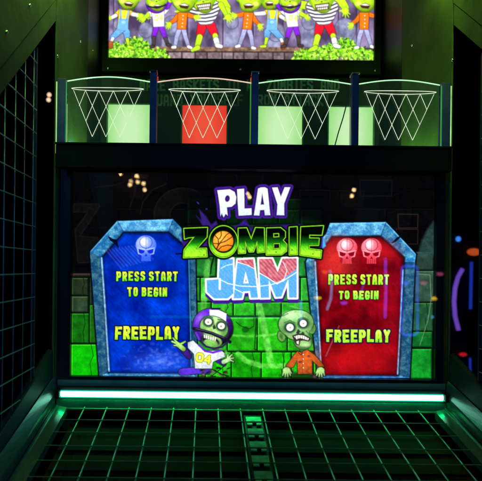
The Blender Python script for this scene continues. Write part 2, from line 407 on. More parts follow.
# ------------------------------------------------------------------ target bays
posts = [-0.363, -0.1355, 0.117, 0.366, 0.591]
ZL = 1.8065
DP = 1.28
for i, x in enumerate(posts):
    outer = i in (0, 4)
    wd = 0.0105 if outer else 0.0085
    top = 1.966 if outer else 1.984
    b = NB(); box(b, x - wd, x + wd, DP - 0.012, DP + 0.012, ZL, top)
    po = done('divider_post', b, 'navy_post', M, bevel=0.0015)
    tag(po, ['navy post at the far left of the goal row', 'second navy post, between the first and the red goal bay', 'third navy post, at the middle of the goal row', 'fourth navy post, between the third and fourth goal bays', 'navy post at the far right of the goal row'][i])
    for sx in (((1,), (), (-1,), (), ())[i] if not outer else (-1, 1)):
        b = NB()
        xx = x + sx * (wd + 0.0016)
        box(b, xx - 0.0012, xx + 0.0012, DP - 0.0115 if outer else DP + 0.004, DP - 0.009 if outer else DP + 0.0065, ZL + 0.0005 if (not outer or sx == (1 if i == 0 else -1)) else ZL - 0.026, top - 0.008)
        done('edge_light', b, 'edge_glow_side' if outer and sx == (-1 if i == 0 else 1) else 'edge_glow_dim', po)
    if not outer:
        b = NB(); box(b, x - wd - 0.001, x + wd + 0.001, DP - 0.0135, DP + 0.0135, top + 0.0006, top + 0.005); done('cap', b, 'screw_steel', po, bevel=0.001)
    if i in (1, 2):
        sx = 1 if i == 1 else -1
        b = NB(); box(b, x + sx*(wd+0.0002), x + sx*(wd+0.0022), DP + 0.001, DP + 0.004, 1.968, 1.978); done('red_marker', b, 'edge_red', po)
def arc_pts(xa, xb, z0, rise, n=24):
    return [(xa + (xb - xa) * t / n, z0 + rise * math.sin(math.pi * t / n)) for t in range(n + 1)]
lab = ['far left goal with a pale green lit box behind its right half', 'goal in front of the red lit box', 'goal right of the middle post with two green boxes behind it', 'far right goal over the dim green corner']
etch_c = [107.6, 204.6, 302.8, 400.2]
for i in range(4):
    wa = 0.0105 if i == 0 else 0.0085; wb = 0.0105 if i == 3 else 0.0085
    xa, xb = posts[i] + wa + 0.0005, posts[i+1] - wb - 0.0005
    pts = arc_pts(xa, xb, 1.9635, 0.0115)
    b = NB(); prism(b, [(xa, DP, ZL)] + [(xb, DP, ZL)] + [(x, DP, z) for x, z in reversed(pts)], (0, 0.004, 0))
    sh = done('goal_shield', b, 'acrylic', M); tag(sh, lab[i])
    b = NB(); tube(b, [(x, DP + 0.002, z + 0.0008) for x, z in pts], 0.0015, 6); done('lit_edge', b, 'edge_warm' if i == 1 else 'edge_glow', sh)
    b = NB(); box(b, xa + 0.001, xb - 0.001, DP - 0.0015, DP - 0.0005, ZL + 0.0003, ZL + 0.0016); done('lit_foot', b, 'edge_glow', sh)
    # etched hoop and net, engraved lines on the face of the sheet
    cx = ideal(etch_c[i], 90)[0] * DP / F
    k = DP / F
    zc = 1.9438
    ye = DP - 0.0006
    b = NB(); ring = [(cx + 36 * k * math.cos(t), ye, zc + 1.7 * k * math.sin(t) + 0.6*k*math.cos(t)**2) for t in np.linspace(0, 2*math.pi, 48, endpoint=False)]
    tube(b, ring, 0.00085, 5, True); done('hoop', b, 'etch_glow', sh)
    b = NB()
    T = [-34, -22, -8.8, 5.8, 20, 33.8]; zt_ = zc - 0.003
    Bx = [-14.8, -1.2, 12.8]; zbm = zc - 47.5 * k
    L = [((T[0], 0), (Bx[0], 1)), ((T[1], 0), (Bx[1], 1)), ((T[2], 0), (Bx[2], 1)), ((T[3], 0), (Bx[0], 1)), ((T[4], 0), (Bx[1], 1)), ((T[5], 0), (Bx[2], 1)),
         ((T[1], 0), (-28.2, .34)), ((T[2], 0), (-21.4, .67)), ((T[3], 0), (20.0, .67)), ((T[4], 0), (26.8, .34))]
    for j, ((u0, v0), (u1, v1)) in enumerate(L):
        yy = ye - 0.0003 * (j % 4) * 0.3
        tube(b, [(cx + u0 * k, yy, zt_ + (zbm - zt_) * v0), (cx + u1 * k, yy, zt_ + (zbm - zt_) * v1)], 0.00062, 5)
    done('net', b, 'etch_glow', sh)
# lit goal boxes further in
for j, (cx, m) in enumerate(((-0.2585, 'goal_green'), (-0.0105, 'goal_red'), (0.2415, 'goal_green'), (0.478, 'goal_green'))):
    b = NB(); box(b, cx - 0.0745, cx + 0.0745, 1.710, 1.714, 1.80 + 0.0065, 2.043)
    gb = done('target_light', b, m, M, bevel=0.006)
    tag(gb, ['pale green lit target box, leftmost', 'red lit target box', 'pale green lit target box right of the middle post', 'pale green lit target box, rightmost'][j])
    b = NB(); box(b, cx - 0.0745, cx + 0.0745, 1.7145, 1.80, 1.80 + 0.0065, 2.043); done('box_body', b, 'black_metal', gb)
    b = NB(); frame(b, cx - 0.0785, cx + 0.0785, 1.802, 2.047, cx - 0.0735, cx + 0.0735, 1.808, 2.042, 1.706, 1.7095); done('box_frame', b, 'frame_green', gb, bevel=0.001)
b = NB(); p0, p1, p2 = P(350.5, 84, 1.44), P(343, 118, 1.445), P(334.5, 147, 1.45); tube(b, [p0, (p0+p1)/2 + Vector((.002, 0, 0)), p1, (p1+p2)/2 - Vector((.001, 0, 0)), p2], 0.0016, 6); done('cable', b, 'black_metal', M)
# glow strips added to brighten the recess corners in place of box light
for x0, x1 in ((XL + 0.030, XL + 0.050), (XR - 0.050, XR - 0.030)):
    b = NB(); box(b, x0, x1, 1.40, 1.66, 1.812, 1.818); done('corner_fill', b, 'corner_fill_green', M)

# ------------------------------------------------------------------ painter for the two screens and the hint board
class Noise:
    def __init__(s, seed): s.r = np.random.RandomState(seed)
    def __call__(s, X, Y, sx, sy=None, oct=3):
        sy = sy or sx; out = 0; amp = 1; tot = 0
        for _ in range(oct):
            g = s.r.rand(64, 64); gx = (X / sx) % 64; gy = (Y / sy) % 64
            ix = np.floor(gx).astype(int); iy = np.floor(gy).astype(int); fx = gx - ix; fy = gy - iy
            fx = fx*fx*(3-2*fx); fy = fy*fy*(3-2*fy); i1 = (ix+1) % 64; j1 = (iy+1) % 64
            out = out + amp * ((g[iy % 64, ix % 64]*(1-fx) + g[iy % 64, i1]*fx)*(1-fy) + (g[j1, ix % 64]*(1-fx) + g[j1, i1]*fx)*fy)
            tot += amp; amp *= 0.5; sx /= 2; sy /= 2
        return out / tot
NZ = Noise(3)
class Shape:
    def __init__(s, f, bb): s.f = f; s.bb = bb
def poly(pts):
    pts = [tuple(p) for p in pts]
    def f(X, Y):
        d2 = np.full(X.shape, 1e9); ins = np.zeros(X.shape, bool); n = len(pts)
        for i in range(n):
            (ax, ay), (bx, by) = pts[i], pts[(i+1) % n]
            ex, ey = bx-ax, by-ay; L = ex*ex+ey*ey + 1e-12
            t = np.clip(((X-ax)*ex + (Y-ay)*ey)/L, 0, 1)
            d2 = np.minimum(d2, (X-ax-t*ex)**2 + (Y-ay-t*ey)**2)
            if ay != by:
                c = ((ay > Y) != (by > Y)) & (X < (bx-ax)*(Y-ay)/(by-ay) + ax); ins ^= c
        d = np.sqrt(d2); return np.where(ins, -d, d)
    xs = [p[0] for p in pts]; ys = [p[1] for p in pts]
    return Shape(f, (min(xs), min(ys), max(xs), max(ys)))
def ell(cx, cy, rx, ry, rot=0.0):
    c, s = math.cos(math.radians(rot)), math.sin(math.radians(rot)); R = max(rx, ry)
    def f(X, Y):
        u = (X-cx)*c + (Y-cy)*s; v = -(X-cx)*s + (Y-cy)*c
        return (np.sqrt((u/rx)**2 + (v/ry)**2) - 1) * min(rx, ry)
    return Shape(f, (cx-R, cy-R, cx+R, cy+R))
def line(pts, w, w2=None):
    w2 = w if w2 is None else w2; n = len(pts) - 1
    def f(X, Y):
        d = np.full(X.shape, 1e9)
        for i in range(n):
            (ax, ay), (bx, by) = pts[i], pts[i+1]; ex, ey = bx-ax, by-ay
            t = np.clip(((X-ax)*ex + (Y-ay)*ey)/(ex*ex+ey*ey+1e-9), 0, 1)
            ww = (w + (w2-w)*(i+t)/n)/2
            d = np.minimum(d, np.hypot(X-ax-t*ex, Y-ay-t*ey) - ww)
        return d
    xs = [p[0] for p in pts]; ys = [p[1] for p in pts]; m = max(w, w2)
    return Shape(f, (min(xs)-m, min(ys)-m, max(xs)+m, max(ys)+m))
def bars(segs, w):
    """strokes with square ends; slanting strokes get round joints so that corners stay clean"""
    disc = {}
    for a, e in segs:
        sl = abs(a[0]-e[0]) > .12*abs(a[1]-e[1]) and abs(a[1]-e[1]) > .12*abs(a[0]-e[0])
        for p in (a, e): disc[p] = disc.get(p, 0) + (1 if sl else 0)
    def f(X, Y):
        d = np.full(X.shape, 1e9)
        for (ax, ay), (bx, by) in segs:
            ex, ey = bx-ax, by-ay; L = math.hypot(ex, ey) or 1e-6; ux, uy = ex/L, ey/L
            sl = abs(ex) > .12*abs(ey) and abs(ey) > .12*abs(ex)
            if sl:
                t = np.clip(((X-ax)*ex + (Y-ay)*ey)/(L*L), 0, 1); d = np.minimum(d, np.hypot(X-ax-t*ex, Y-ay-t*ey) - w/2); continue
            k = (0 if disc[(ax, ay)] else w/2); k2 = (0 if disc[(bx, by)] else w/2)
            x0, y0, x1, y1 = ax-ux*k, ay-uy*k, bx+ux*k2, by+uy*k2; mx, my = (x0+x1)/2, (y0+y1)/2
            u = np.abs((X-mx)*ux + (Y-my)*uy) - (L+k+k2)/2; v = np.abs(-(X-mx)*uy + (Y-my)*ux) - w/2
            d = np.minimum(d, np.hypot(np.maximum(u, 0), np.maximum(v, 0)) + np.minimum(np.maximum(u, v), 0))
        return d
    xs = [p[0] for s in segs for p in s]; ys = [p[1] for s in segs for p in s]
    return Shape(f, (min(xs)-w, min(ys)-w, max(xs)+w, max(ys)+w))
def bars_old(segs, w):
    """union of square-ended bars"""
    def f(X, Y):
        d = np.full(X.shape, 1e9)
        for (ax, ay), (bx, by) in segs:
            ex, ey = bx-ax, by-ay; L = math.hypot(ex, ey) or 1e-6; ux, uy = ex/L, ey/L
            mx, my = (ax+bx)/2, (ay+by)/2
            u = np.abs((X-mx)*ux + (Y-my)*uy) - (L/2 + w/2); v = np.abs(-(X-mx)*uy + (Y-my)*ux) - w/2
            d = np.minimum(d, np.hypot(np.maximum(u, 0), np.maximum(v, 0)) + np.minimum(np.maximum(u, v), 0))
        return d
    xs = [p[0] for s in segs for p in s]; ys = [p[1] for s in segs for p in s]
    return Shape(f, (min(xs)-w, min(ys)-w, max(xs)+w, max(ys)+w))
def inter(a, g): return Shape(lambda X, Y: np.maximum(a.f(X, Y), g.f(X, Y)), a.bb)
def minus(a, g): return Shape(lambda X, Y: np.maximum(a.f(X, Y), -g.f(X, Y)), a.bb)
def union(*L): return Shape(lambda X, Y: np.minimum.reduce([q.f(X, Y) for q in L]), (min(q.bb[0] for q in L), min(q.bb[1] for q in L), max(q.bb[2] for q in L), max(q.bb[3] for q in L)))

FONT = {
 'A': [[(0,1),(.12,.18),(.34,0),(.66,0),(.88,.18),(1,1)], [(.1,.64),(.9,.64)]],
 'B': [[(0,0),(0,1),(.75,1),(1,.85),(1,.62),(.75,.48),(.95,.36),(.95,.14),(.75,0),(0,0)], [(0,.48),(.75,.48)]],
 'E': [[(1,0),(0,0),(0,1),(1,1)], [(0,.5),(.8,.5)]],
 'F': [[(1,0),(0,0),(0,1)], [(0,.5),(.8,.5)]],
 'G': [[(1,.22),(.8,0),(.2,0),(0,.2),(0,.8),(.2,1),(.8,1),(1,.8),(1,.55),(.6,.55)]],
 'I': [[(.5,0),(.5,1)]],
 'K': [[(0,0),(0,1)], [(1,0),(.1,.52),(1,1)]],
 'L': [[(0,0),(0,1),(1,1)]],
 'M': [[(0,1),(.05,0),(.5,.6),(.95,0),(1,1)]],
 'N': [[(0,1),(0,0),(1,1),(1,0)]],
 'O': [[(.2,0),(.8,0),(1,.2),(1,.8),(.8,1),(.2,1),(0,.8),(0,.2),(.2,0)]],
 'P': [[(0,1),(0,0),(.8,0),(1,.15),(1,.42),(.8,.56),(0,.56)]],
 'R': [[(0,1),(0,0),(.8,0),(1,.15),(1,.38),(.8,.52),(0,.52)], [(.5,.52),(1,1)]],
 'S': [[(1,.15),(.8,0),(.2,0),(0,.15),(0,.36),(1,.62),(1,.85),(.8,1),(.2,1),(0,.85)]],
 'T': [[(0,0),(1,0)], [(.5,0),(.5,1)]],
 'U': [[(0,0),(0,.82),(.2,1),(.8,1),(1,.82),(1,0)]],
 'Y': [[(0,0),(.5,.5),(1,0)], [(.5,.5),(.5,1)]],
 'Z': [[(0,0),(1,0),(0,1),(1,1)]],
 'C': [[(1,.2),(.8,0),(.2,0),(0,.2),(0,.8),(.2,1),(.8,1),(1,.8)]],
 'D': [[(0,0),(0,1),(.7,1),(1,.75),(1,.25),(.7,0),(0,0)]],
 '!': [[(.5,0),(.5,.62)], [(.5,.97),(.5,1)]],
 '0': [[(.2,0),(.8,0),(1,.2),(1,.8),(.8,1),(.2,1),(0,.8),(0,.2),(.2,0)]],
 '4': [[(.8,1),(.8,0),(0,.68),(1,.68)]],
}
def glyph(ch, x0, y0, x1, y1, w, tilt=0.0):
    segs = []
    cx, cy = (x0+x1)/2, (y0+y1)/2; c, s = math.cos(tilt), math.sin(tilt)
    def tr(u, v):
        x = x0 + w/2 + u*(x1-x0-w); y = y0 + w/2 + v*(y1-y0-w)
        return (cx + (x-cx)*c - (y-cy)*s, cy + (x-cx)*s + (y-cy)*c)
    for st in FONT[ch]:
        for a, e in zip(st[:-1], st[1:]): segs.append((tr(*a), tr(*e)))
    return bars(segs, w)
class Art:
    def __init__(s, x0, y0, x1, y1, S):
        s.x0, s.y0, s.S = x0, y0, S
        s.W = int((x1-x0)*S) + 1; s.H = int((y1-y0)*S) + 1
        s.X, s.Y = np.meshgrid(x0 + (x1-x0)*np.arange(s.W)/(s.W-1), y0 + (y1-y0)*np.arange(s.H)/(s.H-1))
        s.C = np.zeros((s.H, s.W, 3)); s.ID = np.zeros((s.H, s.W), int); s.id = 0
        s.x1, s.y1 = x1, y1
    def paint(s, sh, col, grow=0.0, soft=0.4, alpha=1.0, noise=0.0, ns=3.0, nid=True, shade=None):
        m = grow + soft*2 + 1; b = sh.bb
        i0 = max(0, int((b[0]-m-s.x0)*s.S)); i1 = min(s.W, int((b[2]+m-s.x0)*s.S)+2)
        j0 = max(0, int((b[1]-m-s.y0)*s.S)); j1 = min(s.H, int((b[3]+m-s.y0)*s.S)+2)
        if i0 >= i1 or j0 >= j1: return
        X, Y = s.X[j0:j1, i0:i1], s.Y[j0:j1, i0:i1]
        d = sh.f(X, Y) - grow
        a = np.clip(0.5 - d/(2*soft), 0, 1) * alpha
        c = col(X, Y) if callable(col) else np.broadcast_to(np.array(col, float), X.shape + (3,))
        if shade is not None:      # (cx, cy, r, dark factor) soft round form in the drawing
            cx, cy, r, k = shade; q = np.clip(np.hypot(X-cx, Y-cy)/r, 0, 1.3); c = c * (1 - (1-k)*q*q)[..., None]
        if noise: c = c * (1 + noise*(NZ(X, Y, ns)*2 - 1))[..., None]
        s.C[j0:j1, i0:i1] = s.C[j0:j1, i0:i1]*(1-a[..., None]) + c*a[..., None]
        if nid and s.id: s.ID[j0:j1, i0:i1][a > 0.5] = s.id
    def glow(s, sh, col, reach, alpha=0.5):
        s.paint(sh, col, grow=reach/2, soft=reach/2, alpha=alpha, nid=False)
    def build(s, d, names, parent, mat, gain=1.0):
        lin = srgb(np.clip(s.C, 0, 255)) * gain
        U, V = s.X - PX0, s.Y - PY0
        wx = (U + RHO*V)*d/F if s.roll else s.X; wz = 1.5 - (V - RHO*U)*d/F if s.roll else s.Y
        if getattr(s, 'flat', None): wx, wz = s.flat(s.X, s.Y)
        fid = s.ID[:-1, :-1]
        idx = np.arange(s.H*s.W).reshape(s.H, s.W)
        for k, (nm, label, lift) in names.items():
            jj, ii = np.nonzero(fid == k)
            if not len(jj): continue
            q = np.stack([idx[jj, ii], idx[jj+1, ii], idx[jj+1, ii+1], idx[jj, ii+1]], 1)
            used, inv = np.unique(q.ravel(), return_inverse=True)
            co = np.stack([wx.ravel()[used], np.full(len(used), d), wz.ravel()[used]], 1)
            me = bpy.data.meshes.new(nm); n = len(q)
            me.vertices.add(len(used)); me.vertices.foreach_set('co', co.ravel().astype(np.float32))
            me.loops.add(n*4); me.loops.foreach_set('vertex_index', inv.ravel().astype(np.int32))
            me.polygons.add(n); me.polygons.foreach_set('loop_start', (np.arange(n)*4).astype(np.int32))
            me.update(calc_edges=True)
            at = me.attributes.new('pixels', 'FLOAT_COLOR', 'POINT')
            cc = np.ones((len(used), 4)); cc[:, :3] = lin.reshape(-1, 3)[used]
            at.data.foreach_set('color', cc.ravel().astype(np.float32))
            o = link_obj(nm, me, parent, (mat,))
            if label: o['label'] = label
    roll = True
    flat = None

# ================================================================== lower screen picture
A = Art(70.6, 170.6, 435.4, 380.2, 2.2)
# screen rectangle in photograph pixels (with the roll of the camera taken out by build)
X, Y = A.X, A.Y
def mixc(c0, c1, t): t = np.clip(t, 0, 1)[..., None]; return np.array(c0, float)*(1-t) + np.array(c1, float)*t
# dark brick wall
A.C[:] = np.array([3, 3, 5.5]) * (0.5 + 0.9*NZ(X, Y, 9, 9, 4))[..., None]
rnd = random.Random(5)
y = 172; row = 0
while y < 380:
    x = 60 - (row % 2)*17
    while x < 440:
        wd = rnd.choice((26, 32, 38)); t = rnd.uniform(0.5, 1.5)
        A.paint(poly([(x+1, y+1), (x+wd-1, y+1.4), (x+wd-1.3, y+17), (x+1.4, y+16.4)]), (5*t, 4.6*t, 5.4*t), soft=1, noise=.5, ns=3, alpha=.8)
        A.paint(line([(x, y), (x+wd-1, y+.5), (x+wd-1, y+8)], .5), (14*t, 12*t, 13*t), soft=.6, alpha=.7)
        x += wd
    y += 18.5; row += 1
# faint carved letters in the dark wall
def carve(sh, a=1.0):
    A.paint(sh, (20, 18, 18), soft=1, alpha=.55*a, noise=.5); A.paint(Shape(lambda X, Y, g=sh.f: np.abs(g(X, Y)) - .35, sh.bb), (44, 38, 36), soft=.6, alpha=.55*a)
carve(poly([(74, 204), (99, 204), (100, 206), (80, 236), (98, 238), (95, 262), (78, 263), (75, 230), (88, 212), (73, 212)]), .8)
carve(minus(ell(183, 215, 29, 27), ell(183, 215, 13, 12)), .8)
A.paint(line([(136, 184), (134, 196), (130, 207)], .6), (30, 30, 34), soft=.6, alpha=.6)
A.paint(line([(166, 184), (152, 190), (143, 202), (140, 214)], .6), (30, 30, 34), soft=.6, alpha=.6)
A.paint(line([(97, 187), (116, 185), (124, 182)], .6), (30, 28, 30), soft=.6, alpha=.6)
for px in ((398, 214, 418, 228, 1.4), (396, 229, 418, 244, 1.2), (300, 190, 330, 202, .7), (360, 180, 392, 196, .5)):
    A.paint(Shape(lambda X, Y, g=poly([(px[0], px[1]), (px[2], px[1]+.4), (px[2]-.4, px[3]), (px[0]+.4, px[3])]).f: np.abs(g(X, Y)) - .3, (px[0], px[1], px[2], px[3])), (52*px[4], 34*px[4], 26*px[4]), soft=.5, alpha=.8)
# left column of bricks
def brick(x0, y0, x1, y1, c, edge=None, tilt=0, cracked=False, nz=.28):
    e = edge or tuple(min(255, q*1.5+14) for q in c)
    p = poly([(x0, y0), (x1, y0+tilt), (x1, y1), (x0, y1)])
    A.paint(p, (0, 14, 4), grow=.9, soft=.5)
    A.paint(p, c, soft=.5, noise=nz, ns=5)
    A.paint(line([(x0+.4, y1-.8), (x0+.5, y0+.6), (x1-.6, y0+.6+tilt)], .7), e, soft=.5, alpha=.8)
    A.paint(line([(x1-.4, y0+1), (x1-.4, y1-.4), (x0+.5, y1-.4)], .9), tuple(q*.35 for q in c), soft=.6, alpha=.7)
    if cracked: A.paint(line([(x0+(x1-x0)*.7, y0), (x0+(x1-x0)*.78, y0+(y1-y0)*.35), (x0+(x1-x0)*.66, y0+(y1-y0)*.6), (x0+(x1-x0)*.72, y1)], .5), tuple(q*.3 for q in c), soft=.4)
brick(73, 273.5, 92, 276.3, (48, 34, 28)); brick(72, 278, 88, 295, (34, 46, 26), (80, 120, 50), 0, True)
brick(72, 296.5, 88, 312, (42, 62, 40), (90, 120, 60)); brick(90, 278, 100, 312, (24, 36, 26))
brick(71.6, 313.5, 89, 343, (16, 96, 14), (70, 170, 40), 0, True); brick(90, 305, 100, 343, (22, 90, 14), None)
brick(71.4, 344.5, 99.5, 376, (12, 172, 6), (110, 235, 60), 0, True, .18)
# right column of bricks
brick(411, 252, 433.5, 270, (34, 56, 48), (70, 96, 90)); brick(411, 271, 434, 302, (46, 74, 60), (110, 130, 110)); brick(411, 303, 433, 331, (30, 80, 44), (80, 140, 80), 0, True)
brick(411, 332, 432, 347, (16, 100, 36), (60, 150, 70)); brick(407, 349, 431.5, 378.5, (16, 134, 36), (70, 200, 70), 0, False, .25)
A.paint(poly([(417, 258), (422, 240), (428, 228), (434, 221), (435, 256)]), (42, 74, 68), soft=1.5, alpha=.8, noise=.3)  # pale curved reflection painted over the bricks
A.paint(line([(418, 274), (430, 275), (431, 300), (428, 320), (420, 345)], .6), (120, 150, 120), soft=.5, alpha=.8)  # thin curve of the same painted reflection
# centre wall of green bricks with court lines
rows = [(199, 209), (210, 224), (225, 241), (242, 256), (257, 276.5), (278, 301), (302.5, 316), (317.5, 351), (352.5, 378.5)]
tone = [(6, 28, 10), (8, 50, 12), (10, 52, 16), (22, 96, 26), (36, 132, 46), (44, 150, 44), (38, 156, 30), (34, 168, 20), (22, 170, 10)]
offs = [0, 13, 4, 16, 7, 21, -2, 10, 0]
for (ya, yb), c, o in zip(rows, tone, offs):
    x = 184 + o - 26
    while x < 330:
        wd = rnd.choice((22, 26, 30)); t = rnd.uniform(.82, 1.15)
        lo, hi = max(x, 188), min(x+wd, 326)
        if hi - lo > 3: brick(lo, ya, hi-1.2, yb, tuple(q*t for q in c), None, 0, rnd.random() < .4)
        x += wd
cl = (120, 220, 90)
def court(p, w, al=.6):
    A.paint(line(p, w), cl, soft=.9, alpha=min(1, al*1.1), noise=.35, ns=4)
court([(258, 300), (265, 332), (271, 364)], 6.5, .62); court([(208, 262), (203, 310)], 6, .5); court([(224, 300), (222, 335), (218, 364)], 4, .25)
court([(228, 335), (250, 336.5), (270, 335), (288, 332)], 1.8); court([(238, 354), (246, 361), (262, 366), (290, 366)], 5, .6)
court([(226, 352), (226, 371)], 3, .5); court([(296, 262), (297, 330)], 5, .35); court([(210, 318), (300, 318)], 2, .35); court([(272, 300), (300, 309)], 1.2, .5)
A.paint(ell(245.5, 329.5, 3.6, 3.2), (14, 92, 14), soft=.6); A.paint(line([(236, 322), (241, 326), (249, 329), (254, 326), (254, 318)], .8), (8, 60, 10), soft=.4)
# dark joint lines of the big blocks
A.paint(line([(256, 318), (254.5, 349), (260, 352)], .9), (6, 50, 6), soft=.4); A.paint(line([(284, 352), (283, 378)], .8), (6, 50, 6), soft=.4)
# fade of the wall into darkness behind the word at the top
A.paint(poly([(186, 196), (330, 196), (330, 262), (186, 262)]), (2, 6, 4), soft=9, alpha=.38, nid=False)
A.paint(poly([(186, 190), (236, 190), (222, 228), (186, 240)]), (3, 3, 6), soft=5, alpha=.8, nid=False)
A.paint(poly([(298, 190), (330, 190), (330, 226), (298, 218)]), (3, 3, 6), soft=4, alpha=.85, nid=False)

def stone(X, Y, c0, c1):
    n = NZ(X, Y, 4, 4, 4); n2 = NZ(X, Y, 1.2, 1.2, 2)
    t = np.clip((n-.3)*1.6 + (n2-.5)*.7, 0, 1); return mixc(c0, c1, t)
def coffin(idn, outer, inner, body, body2, frame0, frame1, facets, ccx):
    A.id = idn
    A.paint(poly(outer), (2, 6, 16), grow=1.4, soft=.7)
    A.paint(poly(outer), lambda X, Y: stone(X, Y, frame0, frame1), soft=.4)
    for pts, k in facets: A.paint(poly(pts), (0, 0, 0) if k < 0 else (215, 240, 255), soft=.5, alpha=abs(k))
    A.paint(poly(inner), (2, 4, 30), grow=1.6, soft=.8, alpha=.85)
    def bodyc(X, Y):
        n = NZ(X, Y, 14, 14, 4); s = NZ(Y*.8-X*.8+300, X*.8+Y*.8, 1.0, 5, 2)
        c = mixc(body, body2, .28 + (n-.38)*1.5)
        return c * (0.86 + .28*s)[..., None]
    A.paint(poly(inner), bodyc, soft=.5)
    pi = poly(inner)
    A.paint(Shape(lambda X, Y: np.abs(pi.f(X, Y)) - 1.2, pi.bb), tuple(q*.2 for q in body), soft=2.2, alpha=.65, nid=False)
Bo = [(90, 252), (117, 221), (173, 219), (195, 243), (197.5, 377), (99.5, 376)]
Bi = [(102.6, 258), (124, 233), (168, 233), (187.5, 249), (190.5, 373.4), (109.6, 372.4)]
coffin(1, Bo, Bi, (0, 22, 136), (0, 66, 214), (30, 112, 180), (130, 216, 240),
       [([(90, 252), (102.6, 258), (109.6, 372.4), (99.5, 376)], -.42), ([(90, 252), (117, 221), (124, 233), (102.6, 258)], -.14), ([(117, 221), (173, 219), (168, 233), (124, 233)], .16), ([(173, 219), (195, 243), (187.5, 249), (168, 233)], -.2),
        ([(187.5, 249), (195, 243), (197.5, 377), (190.5, 373)], -.42)], 145)
A.paint(line([(101.6, 258), (104.5, 300), (109, 371)], 1.7), (150, 205, 245), soft=.5, alpha=.85, noise=.3, ns=3)
A.paint(line([(110, 374), (190, 374.8)], 1.8), (60, 130, 190), soft=.6, alpha=.8, noise=.3)
A.paint(line([(188.6, 250), (191.5, 373)], 1.1), (60, 160, 235), soft=.5, alpha=.8)
A.paint(line([(91, 251), (117.4, 222), (173, 220)], .8), (120, 200, 235), soft=.5, alpha=.7)
A.paint(line([(117.5, 221.5), (124, 232.5)], .6), (10, 40, 90), soft=.5, alpha=.7); A.paint(line([(173, 219.5), (168, 232.5)], .6), (10, 40, 90), soft=.5, alpha=.7)
for k in range(11):      # pale scuffs, upper left and lower right of the blue lid
    xx = 106 + k*3.2; A.paint(line([(xx, 250-k*.5), (xx+15, 268-k*.9)], 1.0), (130, 140, 252), soft=.9, alpha=.34)
A.paint(ell(160, 362, 26, 9), (90, 120, 250), soft=7, alpha=.35)
for k in range(160):
    xx, yy = rnd.gauss(160, 14), rnd.gauss(360, 7)
    if 114 < xx < 188 and 340 < yy < 371: A.paint(ell(xx, yy, rnd.uniform(.5, 2.2), rnd.uniform(.4, 1.4)), (120, 150, 250), soft=.8, alpha=.22)
A.paint(poly([(108, 236), (112, 238.5), (117, 240), (119, 249), (114, 243), (110, 240.5)]), (4, 8, 30), soft=.4); A.paint(line([(176, 254), (181, 253.6), (186, 254.6)], 1.2), (4, 8, 40), soft=.4)
Ro = [(305.8, 262), (313, 247), (326, 234), (330, 223), (386, 222), (416, 254), (415, 262), (409.5, 378), (318, 378)]
Ri = [(316.8, 259), (332.5, 237.5), (380, 237), (403.6, 258), (397.4, 375), (322, 375)]
coffin(2, Ro, Ri, (74, 0, 8), (158, 4, 20), (30, 110, 176), (126, 212, 240),
       [([(305.8, 262), (316.8, 259), (322, 375), (318, 378)], -.3), ([(404, 262), (415, 262), (409.5, 378), (398, 375)], -.42), ([(386, 222), (416, 254), (403.6, 258), (380, 237)], -.15), ([(330, 223), (386, 222), (380, 237), (332.5, 237.5)], .14)], 360)
A.paint(line([(403, 270), (397.6, 374)], 1.5), (120, 190, 240), soft=.5, alpha=.85, noise=.4, ns=3)
A.paint(line([(315.2, 262), (321.4, 374)], 1.6), (150, 200, 245), soft=.5, alpha=.85, noise=.3, ns=3)
A.paint(line([(322, 376.3), (398, 377)], 1.8), (40, 110, 190), soft=.6, alpha=.85, noise=.3)
A.paint(line([(330.5, 224), (386, 223), (415, 254)], .9), (130, 205, 240), soft=.5, alpha=.7)
A.paint(poly([(392, 243), (397, 238), (401, 236), (396, 241)]), (4, 8, 26), grow=.5, soft=.4); A.paint(line([(380.5, 236.6), (386, 222.5)], .6), (10, 40, 90), soft=.5, alpha=.7)
A.paint(ell(352, 358, 30, 13), (214, 20, 20), soft=9, alpha=.6); A.paint(ell(336, 262, 16, 20), (236, 56, 48), soft=10, alpha=.7); A.paint(ell(384, 252, 12, 9), (200, 24, 30), soft=8, alpha=.6); A.paint(ell(390, 330, 6, 30), (180, 10, 24), soft=8, alpha=.4)
A.paint(line([(339, 326), (326, 356)], .9), (170, 110, 130), soft=.6, alpha=.7)
A.paint(poly([(319, 244), (323, 237), (326, 246), (320, 251)]), (70, 160, 220), soft=.5)
